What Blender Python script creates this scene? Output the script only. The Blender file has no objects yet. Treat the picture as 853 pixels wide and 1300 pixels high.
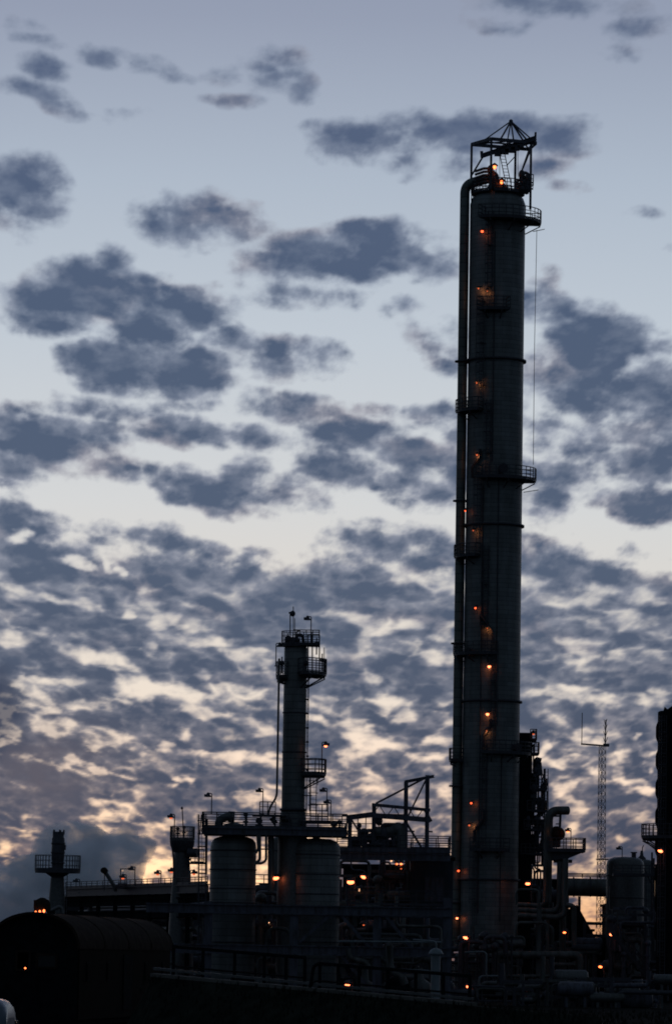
import bpy, bmesh, math, random
from mathutils import Vector, Matrix
random.seed(7)
scene = bpy.context.scene
R = math.radians
PI = math.pi

# ------------------------------------------------------------------ camera
FPX = 5400.0            # focal length in photograph pixels
CAMZ = 3.5
PITCH = math.atan(565 / FPX)
ROLL = R(0.95)
cp, sp, cr, sr = math.cos(PITCH), math.sin(PITCH), math.cos(ROLL), math.sin(ROLL)

def ray(u, v):
    dx, dy = (u - 426.5) / FPX, (650 - v) / FPX
    x0, y0 = dx * cr - dy * sr, dx * sr + dy * cr
    return Vector((x0, cp - y0 * sp, sp + y0 * cp))

def W(u, v, Y):
    """world point seen at photograph pixel (u, v) at distance Y"""
    d = ray(u, v)
    d = d * (Y / d.y)
    return Vector((d.x, d.y, d.z + CAMZ))

cam_d = bpy.data.cameras.new('camera')
cam = bpy.data.objects.new('camera', cam_d)
scene.collection.objects.link(cam)
R0, U0, F0 = Vector((1, 0, 0)), Vector((0, -sp, cp)), Vector((0, cp, sp))
Rc, Uc = R0 * cr + U0 * sr, -R0 * sr + U0 * cr
cam.matrix_world = Matrix(((Rc.x, Uc.x, -F0.x, 0), (Rc.y, Uc.y, -F0.y, 0),
                           (Rc.z, Uc.z, -F0.z, CAMZ), (0, 0, 0, 1)))
cam_d.sensor_fit = 'VERTICAL'
cam_d.sensor_height = 36
cam_d.lens = 36 * FPX / 1300
cam_d.clip_start = 1
cam_d.clip_end = 30000
scene.camera = cam
scene.cycles.filter_width = 1.8
scene.view_settings.view_transform = 'Standard'
scene.view_settings.look = 'None'
scene.view_settings.exposure = 0
scene.view_settings.gamma = 1

def lin(c):
    """sRGB 0..255 -> linear rgba"""
    o = []
    for v in c:
        v = v / 255
        o.append(v / 12.92 if v <= .04045 else ((v + .055) / 1.055) ** 2.4)
    return (*o, 1)
# ------------------------------------------------------------------ sky
import numpy as np

def P_of(u, v):
    """azimuth and height of a photographed cloud, in hundredths of a focal unit"""
    d = ray(u, v).normalized()
    return (math.atan2(d.x, d.y) * 54, math.asin(d.z) * 54)

_rng = np.random.RandomState(11)
_perm = _rng.permutation(1024)
_g = _rng.uniform(0, 2 * PI, 1024)
_gx, _gy = np.cos(_g), np.sin(_g)

def perlin(x, y):
    xi, yi = np.floor(x).astype(int), np.floor(y).astype(int)
    fx, fy = x - xi, y - yi
    def h(i, j):
        return _perm[(_perm[i & 1023] + j) & 1023]
    def gr(i, j, dx, dy):
        k = h(i, j)
        return _gx[k] * dx + _gy[k] * dy
    u = fx * fx * fx * (fx * (fx * 6 - 15) + 10)
    v = fy * fy * fy * (fy * (fy * 6 - 15) + 10)
    a, b = gr(xi, yi, fx, fy), gr(xi + 1, yi, fx - 1, fy)
    c, d = gr(xi, yi + 1, fx, fy - 1), gr(xi + 1, yi + 1, fx - 1, fy - 1)
    return ((a + u * (b - a)) * (1 - v) + (c + u * (d - c)) * v) * 1.5

def fbm(x, y, octaves, rough=.5, seed=0.0):
    s, amp, tot = 0, 1.0, 0.0
    for o in range(octaves):
        s = s + amp * perlin(x + seed + 17.3 * o, y + 9.1 * seed + 5.7 * o)
        tot += amp
        amp *= rough
        x, y = x * 2.03, y * 2.03
    return s / tot

def worley(x, y):
    """distance to the nearest of jittered cell points (rounded puffs)"""
    xi, yi = np.floor(x).astype(int), np.floor(y).astype(int)
    best = np.full(x.shape, 9.0)
    for i in (-1, 0, 1):
        for j in (-1, 0, 1):
            k = _perm[(_perm[(xi + i) & 1023] + yi + j) & 1023]
            k2 = _perm[(k + 331) & 1023]
            d = (xi + i + k / 1024 - x) ** 2 + (yi + j + k2 / 1024 - y) ** 2
            best = np.minimum(best, d)
    return np.sqrt(best)

def sstep(x, a, b):
    t = np.clip((x - a) / (b - a), 0, 1)
    return t * t * (3 - 2 * t)

def srgb(c):
    return np.array(lin(c)[:3])

def mixc(a, b, f):
    return a + (b - a) * f[..., None]

def grad(h, stops):
    hs = np.array([s[0] for s in stops]); cs = np.array([srgb(s[1]) for s in stops])
    o = np.argsort(hs)
    return np.stack([np.interp(h, hs[o], cs[o, i]) for i in range(3)], -1)

# separate clouds of the upper sky: x, y, half width, half height, tilt, thickness
CL = [
 (690,2,85,20,0,1.0),(640,30,40,12,0,.55),(785,8,30,14,0,.45),(790,66,22,8,0,.3),(805,35,30,12,0,.3),
 (470,182,75,26,2,1.0),(520,165,45,24,0,.75),(600,175,90,28,0,1.1),(550,172,60,22,0,.9),(650,170,60,22,0,.9),(705,172,62,25,-4,1.0),(500,205,40,15,12,.7),
 (575,215,30,15,0,.45),(690,210,28,10,0,.35),(728,235,16,6,0,.25),
 (825,278,22,8,0,.42),(842,315,16,7,0,.38),
 (345,84,40,30,0,.95),(378,106,24,22,0,.75),(330,95,20,20,0,.45),(300,126,40,9,0,.7),(280,93,24,9,0,.32),
 (125,68,26,12,10,.6),(190,84,32,10,10,.5),(215,95,20,7,0,.35),(55,84,32,13,10,.55),(30,112,48,12,3,.55),(70,126,36,11,18,.6),(100,140,26,7,20,.42),
 (10,28,26,9,0,.22),(35,52,30,6,0,.2),(165,150,24,6,0,.15),
 (10,235,45,36,0,1.2),(40,228,45,34,0,1.15),(65,262,32,22,0,.7),(15,275,38,20,0,.55),
 (250,280,66,34,0,.85),(215,280,40,20,0,.72),(265,262,40,22,0,.68),(300,288,25,20,0,.5),
 (480,308,70,28,-5,1.35),(400,330,84,28,0,1.3),(330,335,44,24,10,.8),(520,318,52,24,5,1.0),(380,372,64,17,0,.75),(560,330,40,28,0,.75),
 (515,385,30,13,0,.62),(565,425,48,26,10,.72),(575,470,36,18,0,.85),(490,392,12,10,0,.3),
 (150,335,30,28,0,1.05),(130,372,96,38,0,1.7),(40,385,56,30,0,1.05),(215,385,76,28,8,1.5),(62,412,46,18,0,.65),(100,348,40,22,0,.65),
 (190,425,60,46,0,1.6),(160,462,68,34,0,1.5),(235,466,66,34,0,1.5),(282,386,22,7,0,.35),
 (320,432,66,18,8,1.05),(350,462,46,22,10,1.05),(395,452,36,22,0,.75),(290,425,44,14,0,.7),
 (115,515,56,17,0,.85),(165,518,28,14,0,.55),(55,515,26,9,0,.35),(120,538,24,12,0,.5),(4,530,26,16,0,.9),
 (375,515,72,19,3,1.15),(320,512,24,16,0,.65),(235,512,30,8,0,.18),
 (225,548,66,22,5,1.5),(320,556,52,17,0,1.15),(270,556,30,17,0,.9),(355,560,26,12,0,.65),
 (75,560,86,36,0,1.6),(10,592,40,22,0,.9),(120,592,56,22,5,1.0),(10,560,36,26,0,.9),(187,598,14,8,0,.4),
 (255,622,66,23,5,1.25),(310,598,44,24,-10,1.1),(360,620,40,24,0,.5),(290,640,36,12,0,.6),
 (445,550,54,24,8,1.4),(515,575,54,22,5,1.35),(420,592,66,27,10,1.5),(495,615,52,20,10,1.1),(400,570,36,20,0,.8),(470,525,20,12,0,.5),
 (545,532,38,17,0,.85),(575,545,40,20,0,.8),(560,625,36,20,0,.75),(580,595,30,30,0,.7),
 (705,392,32,17,8,.95),(660,385,42,20,0,.85),(680,355,14,18,0,.35),
 (760,440,64,48,0,1.7),(750,478,76,38,0,1.5),(825,500,66,48,0,1.4),(685,480,44,22,5,.95),(770,510,50,28,0,.9),(845,440,30,14,0,.6),(700,455,24,12,0,.55),
 (800,548,90,24,0,1.05),(745,575,66,24,5,.85),(820,592,60,28,0,1.15),(850,560,40,34,0,.9),(700,540,30,12,0,.45),(640,520,24,20,0,.6),
 (715,605,62,27,0,1.0),(690,635,44,30,5,.95),(830,640,76,25,0,1.45),(640,600,40,30,0,.7),
 (840,705,40,6,0,.25),(795,697,16,9,0,.35),
 # crest of the dense deck
 (5,665,40,30,0,1.1),(60,672,30,22,0,1.0),(130,678,40,18,0,1.0),(175,680,24,16,0,.9),(215,690,34,20,10,1.0),(270,700,34,20,10,1.0),(320,712,34,18,0,1.0),
 (60,715,110,40,0,1.3),(200,735,110,40,0,1.3),(300,745,70,34,0,1.2),
 (375,742,50,34,0,1.2),(470,690,56,24,0,1.1),(540,685,50,22,0,1.0),(430,725,62,26,0,1.0),(550,710,60,34,0,1.0),
 (700,720,80,26,5,1.05),(770,728,60,24,5,1.0),(830,742,44,24,0,.9),(650,700,50,20,0,.8),(760,760,120,30,0,1.1),(480,750,110,30,0,1.2),(20,760,120,34,0,1.2),
]
# openings in the dense deck low in the sky, through which the afterglow shows
GP = [
 (21,680,15,11,0,.8),(90,712,27,8,5,.9),(88,690,24,12,0,.5),(155,725,9,7,0,.8),(138,715,8,11,0,.6),(25,748,26,11,12,.95),(85,762,30,7,8,.9),
 (14,808,26,9,0,.95),(15,785,22,8,0,.6),(125,835,40,8,12,.95),(198,760,13,14,0,.7),(207,790,18,8,0,.8),(148,775,10,6,0,.5),(185,818,7,8,0,.6),
 (68,868,38,7,0,.9),(48,888,22,10,30,1.0),(125,892,34,6,0,.9),(185,868,24,9,15,.9),(207,884,20,9,10,.9),(28,872,6,12,0,.9),
 (280,812,26,8,0,.95),(325,832,26,9,0,.95),(265,857,11,9,0,.8),(220,877,28,8,5,.9),(300,882,46,9,5,1.0),(395,832,15,10,0,.7),(405,882,12,7,0,.6),(325,715,12,8,0,.4),
 (536,735,38,16,0,.7),(491,790,26,9,0,.75),(520,822,62,10,5,.9),(441,782,20,7,0,.6),(546,838,32,9,0,.9),(471,867,15,8,0,.8),(496,890,22,11,0,.8),(563,802,12,10,0,.6),
 (746,750,32,14,0,.55),(791,785,24,12,0,.6),(816,755,16,12,0,.5),(706,757,20,8,0,.5),(676,838,22,7,0,.8),(736,840,42,7,0,.75),(796,832,50,8,0,.85),(726,880,42,7,0,.75),(791,887,42,7,0,.75),(841,880,18,10,0,.8),
 (34,878,20,9,10,.9),(72,919,30,9,5,1.0),(80,930,12,10,0,.95),(139,940,38,11,8,1.0),(169,950,12,10,0,1.0),(236,927,14,9,0,.9),(215,950,13,10,0,1.0),(236,887,60,10,10,.95),
 (253,902,42,6,10,.9),(325,923,24,9,0,.85),(304,965,52,9,-5,1.1),(253,961,18,6,0,1.0),(165,981,22,4,0,1.0),(122,978,13,7,0,1.0),(95,970,11,6,0,.8),(27,961,16,4,0,.9),(17,940,9,9,0,.6),
 (194,999,18,7,0,.75),(232,989,9,5,0,.8),(127,1033,17,11,10,.7),(169,1020,13,13,0,.55),(131,1050,15,9,10,.6),(198,1054,17,8,0,.6),(160,1071,9,11,0,.8),(236,1067,20,8,0,.85),
 (211,1088,36,15,0,1.1),(177,1104,72,16,0,1.7),(236,1110,56,18,0,1.6),(150,1060,60,10,0,.5),(400,1050,70,14,0,.6),(148,1110,28,12,0,1.1),(333,1105,26,26,0,1.2),(13,1084,17,10,-10,.8),(21,1113,26,6,5,.95),(34,1048,11,9,0,.5),(112,1128,6,6,0,.7),(280,1095,40,20,0,1.1),
 (470,870,17,7,-10,.8),(498,888,18,13,20,.9),(406,912,24,7,15,1.05),(462,933,30,12,20,1.2),(491,943,32,9,0,1.1),(457,964,17,14,0,1.0),(462,984,16,16,0,.95),(540,966,28,8,0,1.05),
 (555,935,24,7,0,1.0),(517,907,15,10,0,.8),(558,902,12,12,0,.6),(558,995,17,12,0,.7),(421,988,20,9,0,1.05),(439,995,18,8,0,1.0),(431,1023,20,6,0,.7),(470,1008,16,22,0,.8),(560,1048,17,12,0,.6),(500,1040,30,8,0,.4),
 (708,918,20,8,0,.9),(750,934,28,7,0,1.0),(719,965,22,6,0,1.0),(738,976,11,7,0,1.0),(815,936,7,6,0,.9),(792,953,12,12,45,.9),(796,988,18,6,30,.95),(819,1007,24,5,5,1.1),(708,1007,17,12,-20,.8),
 (829,965,6,13,0,.8),(761,1088,22,8,0,.85),(727,1034,11,16,0,.45),(781,1068,9,6,0,.6),(688,950,9,9,0,.7),(752,1158,34,34,0,1.4),(832,1120,20,14,0,.9),(690,1100,30,14,0,.4),(620,960,40,20,0,.8),(600,1060,30,40,0,.8),
 (390,1060,60,14,0,.6),(350,1010,30,10,0,.4),
]

def blobs(X, Y, lst, grow, kpow=1.0, soft=.3):
    acc = np.full(X.shape, -1.5)
    for (u, v, rx, ry, tilt, k) in lst:
        cx, cy = P_of(u, v)
        a = R(-tilt - .95)
        dx, dy = X - cx, Y - cy
        ca, sa = math.cos(a), math.sin(a)
        ex = (dx * ca + dy * sa) / (rx / 100 * grow)
        ey = (-dx * sa + dy * ca) / (ry / 100 * grow)
        b = k * (1 - (ex * ex + ey * ey))
        h = np.maximum(soft - np.abs(acc - b), 0) / soft
        acc = np.maximum(acc, b) + h * h * soft * .25
    return acc

def clouds(X, Y):
    """colour and cover of the cloud layer at azimuth X, height Y"""
    elY = lambda v: P_of(426, v)[1]
    dep = np.maximum(Y, -2) + 7.0
    QX, QY = X / dep * 14, np.log(dep) * 22
    wx = fbm(QX * .55, QY * .8, 4, .5, 3.1)
    wy = fbm(QX * .55, QY * .8, 4, .5, 8.7)
    Xw, Yw = X + wx * .26, Y + wy * .15
    up = blobs(Xw, Yw, CL, 1.14, soft=.2)
    dp2 = np.maximum(Y, -1) + 3.2
    cell = fbm(QX * .85, QY * 1.25, 6, .55, 23.3)
    PX, PY = X / dp2, np.log(dp2)
    jx, jy = fbm(PX * 14, PY * 26, 3, .5, 71.0), fbm(PX * 14, PY * 26, 3, .5, 77.0)
    puff = 1 - worley(PX * 18 + jx * .9, PY * 38 + jy * .9 + PX * 4)
    puff2 = 1 - worley(PX * 36 + jx * 1.6, PY * 72 + jy * 1.6)
    puff = (sstep(puff, .15, 1.0) - .5) * 1.1 + (sstep(puff2, .1, 1.0) - .5) * .35
    cell2 = fbm(QX * 2.5, QY * 3.6, 4, .5, 31.3)
    billow = fbm(QX * .85, QY * .78, 6, .56, 1.3)
    fine = fbm(QX * 2.6, QY * 2.1, 5, .6, 6.2)
    up = np.maximum(up, -1.5) + .04 + billow * 1.2 + fine * .8 + puff * .38
    wx2 = fbm(QX * 1.3, QY * 1.6, 4, .5, 13.1)
    wy2 = fbm(QX * 1.3, QY * 1.6, 4, .5, 18.7)
    gap = blobs(X + wx2 * .34, Y + wy2 * .16, GP, 1.20, soft=.5)
    gap = np.clip(gap, -.55, 1.1)
    lo = .68 - gap * .62 + cell * 1.10 + puff * .66 + cell2 * .48 + fine * .34
    lo = lo + .35 * sstep(Y, elY(1120), elY(1200)) * sstep(-X, -2.9, -1.2)
    wt = sstep(-Y, -elY(712), -elY(770))
    # the gaps also pierce the crest of the deck
    up = up - np.where(Y < elY(668), np.maximum(gap, 0) * 1.3, 0)
    dens = up * (1 - wt) + lo * wt
    alpha = sstep(dens, -.28, .80)
    alpha_lo = sstep(dens, -.48, .82)
    alpha = alpha * (1 - wt) + alpha_lo * wt
    thick = sstep(dens, .05, 1.45 + .10 * wt)
    tex = fbm(QX * 1.9, QY * 2.3, 5, .55, 41.0)
    thick = np.clip(thick + tex * .6, 0, 1)
    core = grad(Y, [(elY(1200), (58,62,76)), (elY(1050), (72,78,96)), (elY(880), (80,90,110)), (elY(700), (84,97,119)), (elY(400), (80,95,120)), (elY(20), (86,100,128))])
    edge = grad(Y, [(elY(1200), (150,112,100)), (elY(1050), (140,128,130)), (elY(880), (138,140,152)), (elY(650), (150,155,170)), (elY(400), (146,156,174)), (elY(20), (122,134,156))])
    pk = sstep(fbm(QX * .6, QY * .8, 3, .5, 51.0), .0, .45) * .6
    edge = mixc(edge, edge * 0 + srgb((166,158,164)), pk * .8 * sstep(Y, elY(1000), elY(800)))
    col = mixc(edge, core, thick)
    # grey-brown haze of steam drifting across the lower left
    hx, hy = P_of(55, 975)
    hz = np.exp(-(((X - hx) / 1.0) ** 2 + ((Y - hy) / .62) ** 2)) * (.70 + tex * .5 + cell * .5)
    hz = np.clip(hz, 0, .85)
    col = mixc(col, col * 0 + srgb((98,94,104)), hz)
    alpha = np.maximum(alpha, hz * .9)
    # a darker bank low on the left edge
    hx, hy = P_of(-8, 905)
    rr = np.sqrt(((X - hx) / .42) ** 2 + ((Y - hy) / .52) ** 2) + fbm(QX * 1.3, QY * 1.1, 5, .55, 61.0) * .5
    bk = sstep(-rr, -1.45, -.45) * .9
    col = mixc(col, col * 0 + srgb((62,70,90)), bk)
    alpha = np.maximum(alpha, bk * .97)
    # deeper edge of the sky to either side, as the light falls off from the afterglow
    return col, alpha

def clear_sky(X, Y):
    elY = lambda v: P_of(426, v)[1]
    c = grad(Y, [(elY(1215), (196,140,105)), (elY(1160), (240,184,138)), (elY(1100), (250,214,172)), (elY(1000), (246,224,203)), (elY(880), (226,220,210)),
                 (elY(760), (210,210,206)), (elY(640), (203,210,214)), (elY(430), (186,199,211)), (elY(230), (168,183,200)), (elY(20), (143,155,177)), (elY(-400), (110,122,150)), (40, (70,84,120)), (85, (40,50,80))])
    gx, gy = P_of(200, 1120)
    g = np.exp(-(((X - gx) / 2.6) ** 2 + ((Y - gy) / .75) ** 2))
    return c + g[..., None] * np.array((.42, .25, .12))
#MESH
# ------------------------------------------------------------------ object helpers
COLL = scene.collection
ORIG = {}

class MB:
    """collects simple shapes (world coordinates) that become one mesh"""
    def __init__(s):
        s.v, s.f, s.sm = [], [], []

    def add(s, vs, fs, smooth=False):
        n = len(s.v)
        s.v += [tuple(p) for p in vs]
        for f in fs:
            s.f.append([i + n for i in f])
            s.sm.append(smooth)
        return s

    def box(s, c, size, rz=0.0):
        a, b, h = size[0] / 2, size[1] / 2, size[2] / 2
        ca, sa = math.cos(rz), math.sin(rz)
        vs = []
        for z in (-h, h):
            for x, y in ((-a, -b), (a, -b), (a, b), (-a, b)):
                vs.append((c[0] + x * ca - y * sa, c[1] + x * sa + y * ca, c[2] + z))
        return s.add(vs, [(3, 2, 1, 0), (4, 5, 6, 7), (0, 1, 5, 4), (1, 2, 6, 5), (2, 3, 7, 6), (3, 0, 4, 7)])

    def frame(s, d):
        d = Vector(d).normalized()
        up = Vector((0, 0, 1)) if abs(d.z) < .95 else Vector((0, 1, 0))
        a = d.cross(up).normalized()
        return d, a, a.cross(d).normalized()

    def bar(s, p, q, w, h=None):
        """rectangular bar from p to q, w wide and h tall"""
        h = h or w
        p, q = Vector(p), Vector(q)
        d, a, b = s.frame(q - p)
        vs = []
        for o in (p, q):
            for i, j in ((-1, -1), (1, -1), (1, 1), (-1, 1)):
                vs.append(o + a * (i * w / 2) + b * (j * h / 2))
        return s.add(vs, [(3, 2, 1, 0), (4, 5, 6, 7), (0, 1, 5, 4), (1, 2, 6, 5), (2, 3, 7, 6), (3, 0, 4, 7)])

    def ibar(s, p, q, w, h):
        """rolled steel section: two flanges and a web"""
        p, q = Vector(p), Vector(q)
        d, a, b = s.frame(q - p)
        t = h * .12
        s.bar(p + b * (h / 2 - t / 2), q + b * (h / 2 - t / 2), w, t)
        s.bar(p - b * (h / 2 - t / 2), q - b * (h / 2 - t / 2), w, t)
        return s.bar(p, q, w * .14, h - 2 * t - .004)

    def tube(s, pts, r, n=8, caps=True, r1=None):
        pts = [Vector(p) for p in pts]
        m = len(pts)
        rings = []
        ref = None
        for i, p in enumerate(pts):
            t = (pts[min(i + 1, m - 1)] - pts[max(i - 1, 0)]).normalized()
            if ref is None:
                ref = Vector((0, 0, 1)) if abs(t.z) < .9 else Vector((1, 0, 0))
            a = t.cross(ref).normalized()
            b = a.cross(t).normalized()
            ref = b
            rr = r if r1 is None else r + (r1 - r) * i / (m - 1)
            if 0 < i < m - 1:
                c = (pts[i] - pts[i - 1]).normalized().dot((pts[i + 1] - pts[i]).normalized())
                rr /= max(.7, math.sqrt(max(.1, (1 + c) / 2)))
            rings.append([p + (a * math.cos(2 * PI * k / n) + b * math.sin(2 * PI * k / n)) * rr for k in range(n)])
        vs = [q for ring in rings for q in ring]
        fs = []
        for i in range(m - 1):
            for k in range(n):
                k2 = (k + 1) % n
                fs.append((i * n + k, i * n + k2, (i + 1) * n + k2, (i + 1) * n + k))
        s.add(vs, fs, n > 5)
        if caps:
            s.add(rings[0], [tuple(range(n))]); s.add(rings[-1], [tuple(reversed(range(n)))])
        return s

    def cyl(s, p, q, r, n=12, r1=None):
        return s.tube([p, q], r, n, True, r1)

    def lathe(s, c, prof, n=32):
        """prof: list of (radius, z) turned about the vertical axis through c"""
        vs, fs = [], []
        for r, z in prof:
            for k in range(n):
                a = 2 * PI * k / n
                vs.append((c[0] + r * math.cos(a), c[1] + r * math.sin(a), z))
        for i in range(len(prof) - 1):
            for k in range(n):
                k2 = (k + 1) % n
                fs.append((i * n + k, i * n + k2, (i + 1) * n + k2, (i + 1) * n + k))
        s.add(vs, fs, True)
        s.add(vs[:n], [tuple(reversed(range(n)))]); s.add(vs[-n:], [tuple(range(n))])
        return s

    def ball(s, c, rx, ry=None, rz=None, n=12, m=8):
        ry, rz = ry or rx, rz or rx
        vs, fs = [], []
        for i in range(m + 1):
            t = PI * i / m
            for k in range(n):
                a = 2 * PI * k / n
                vs.append((c[0] + rx * math.sin(t) * math.cos(a), c[1] + ry * math.sin(t) * math.sin(a), c[2] + rz * math.cos(t)))
        for i in range(m):
            for k in range(n):
                k2 = (k + 1) % n
                fs.append((i * n + k2, i * n + k, (i + 1) * n + k, (i + 1) * n + k2))
        return s.add(vs, fs, True)

    def hcap(s, p, d, r, L, n=20):
        """horizontal drum with dished ends, from p along direction d"""
        p, d = Vector(p), Vector(d).normalized()
        prof = [(.01, 0), (r * .55, r * .08), (r * .85, r * .22), (r, r * .5), (r, L - r * .5), (r * .85, L - r * .22), (r * .55, L - r * .08), (.01, L)]
        _, a, b = s.frame(d)
        vs, fs = [], []
        for rr, t in prof:
            for k in range(n):
                q = 2 * PI * k / n
                vs.append(p + d * t + a * (rr * math.cos(q)) + b * (rr * math.sin(q)))
        for i in range(len(prof) - 1):
            for k in range(n):
                k2 = (k + 1) % n
                fs.append((i * n + k, i * n + k2, (i + 1) * n + k2, (i + 1) * n + k))
        return s.add(vs, fs, True)

    def rail(s, pts, h=1.05, r=.036, step=1.3, toe=True, closed=False):
        """handrail along floor points: posts, top rail, two lower rails, toe plate"""
        pts = [Vector(p) for p in pts]
        if closed: pts.append(pts[0].copy())
        up = Vector((0, 0, 1))
        for i in range(len(pts) - 1):
            a, b = pts[i], pts[i + 1]
            L = (b - a).length
            k = max(1, int(round(L / step)))
            for j in range(k + (i == len(pts) - 2)):
                q = a.lerp(b, j / k)
                s.bar(q, q + up * h, r * 2)
            for f, rr in ((1.0, r), (.66, r * .8), (.33, r * .8)):
                s.bar(a + up * (h * f), b + up * (h * f), rr * 2)
            if toe: s.bar(a + up * .08, b + up * .08, .02, .15)
        return s

    def ladder(s, p, q, side, w=.45, r=.03, cage=None):
        """ladder from p up to q; side = vector across; cage = outward vector"""
        p, q, side = Vector(p), Vector(q), Vector(side).normalized()
        for k in (-1, 1):
            s.bar(p + side * (k * w / 2), q + side * (k * w / 2), r * 2)
        n = int((q - p).length / .3)
        for i in range(1, n):
            c = p.lerp(q, i / n)
            s.bar(c - side * w / 2, c + side * w / 2, r * 1.1)
        if cage:
            out = Vector(cage).normalized()
            L = (q - p).length
            k = max(2, int(L / 1.0))
            cr_ = .37
            def cp_(z, a):
                return p.lerp(q, z) + out * (.36 - cr_ * math.cos(a) ) + side * (cr_ * math.sin(a))
            for i in range(k + 1):
                z = (i + .5) / (k + 1)
                if z * L < 1.5 and L > 4: continue
                ring = [cp_(z, R(a)) for a in (40, 80, 120, 160, 200, 240, 280, 320)]
                for a, b in zip(ring, ring[1:]): s.bar(a, b, .03, .07)
            for a in (80, 130, 180, 230, 280):
                s.bar(cp_(min(.9, 2 / L), R(a)), cp_(1, R(a)), .035)
        return s

def bend(pts, rad, k=5):
    """round the corners of a polyline"""
    pts = [Vector(p) for p in pts]
    out = [pts[0]]
    for i in range(1, len(pts) - 1):
        a, b, c = pts[i - 1], pts[i], pts[i + 1]
        r = min(rad, (a - b).length * .49, (c - b).length * .49)
        p0, p1 = b + (a - b).normalized() * r, b + (c - b).normalized() * r
        for j in range(k + 1):
            t = j / k
            out.append(p0 * (1 - t) ** 2 + b * (2 * t * (1 - t)) + p1 * t * t)
    out.append(pts[-1])
    return out

def thing(name, label, cat, loc, group=None):
    o = bpy.data.objects.new(name, None)
    COLL.objects.link(o)
    o.location = loc
    o.empty_display_size = .3
    o['label'] = label; o['category'] = cat
    if group: o['group'] = group
    ORIG[o] = Vector(loc)
    return o

def part(name, mb, mat, parent=None, label=None, loc=None):
    org = ORIG[parent] if parent is not None else Vector(loc or (0, 0, 0))
    me = bpy.data.meshes.new(name)
    me.from_pydata([tuple(Vector(v) - org) for v in mb.v], [], mb.f)
    me.polygons.foreach_set('use_smooth', mb.sm)
    me.materials.append(mat)
    me.update()
    o = bpy.data.objects.new(name, me)
    COLL.objects.link(o)
    ORIG[o] = org
    if parent is not None:
        o.parent = parent
    else:
        o.location = org
    if label: o['label'] = label
    return o

def solo(name, mb, mat, label, cat, loc, group=None):
    o = part(name, mb, mat, None, label, loc)
    o['category'] = cat
    if group: o['group'] = group
    return o

def struct(name, mb, mat):
    o = part(name, mb, mat)
    o['kind'] = 'structure'
    return o

def glow_light(parent, pos, power, size=.12, col=(1, .33, .10)):
    ld = bpy.data.lights.new('lamp_light', 'POINT')
    ld.energy = power * .2; ld.color = col; ld.shadow_soft_size = size
    o = bpy.data.objects.new('lamp_light', ld)
    COLL.objects.link(o)
    o.parent = parent
    o.location = Vector(pos) - ORIG[parent]
    return o

# ------------------------------------------------------------------ materials
def mat(name, col, rough=.6, metal=0.0, var=.25, scale=3.0, bump=.0, streak=False, tint=(.7, .6, .5)):
    m = bpy.data.materials.new(name)
    m.use_nodes = True
    nt = m.node_tree; nt.nodes.clear(); L = nt.links
    N = lambda t: nt.nodes.new(t)
    out, bs, tc, mp = N('ShaderNodeOutputMaterial'), N('ShaderNodeBsdfPrincipled'), N('ShaderNodeTexCoord'), N('ShaderNodeMapping')
    mp.inputs['Scale'].default_value = (1, 1, .18) if streak else (1, 1, 1)
    L.new(tc.outputs['Object'], mp.inputs[0])
    nz = N('ShaderNodeTexNoise'); nz.inputs['Scale'].default_value = scale; nz.inputs['Detail'].default_value = 6; nz.inputs['Roughness'].default_value = .62
    L.new(mp.outputs[0], nz.inputs[0])
    cr_ = N('ShaderNodeValToRGB')
    cr_.color_ramp.elements[0].position = .32; cr_.color_ramp.elements[1].position = .68
    cr_.color_ramp.elements[0].color = (*(c * (1 - var) * t for c, t in zip(col, (tint if streak else (1, 1, 1)))), 1)
    cr_.color_ramp.elements[1].color = (*(min(1, c * (1 + var)) for c in col), 1)
    L.new(nz.outputs[0], cr_.inputs[0])
    L.new(cr_.outputs[0], bs.inputs['Base Color'])
    mr = N('ShaderNodeMapRange'); mr.inputs[3].default_value = max(.05, rough - .12); mr.inputs[4].default_value = min(1, rough + .12)
    L.new(nz.outputs[0], mr.inputs[0]); L.new(mr.outputs[0], bs.inputs['Roughness'])
    bs.inputs['Metallic'].default_value = metal
    if bump:
        bp = N('ShaderNodeBump'); bp.inputs['Strength'].default_value = bump; bp.inputs['Distance'].default_value = .05
        L.new(nz.outputs[0], bp.inputs['Height']); L.new(bp.outputs[0], bs.inputs['Normal'])
    L.new(bs.outputs[0], out.inputs[0])
    return m

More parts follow.
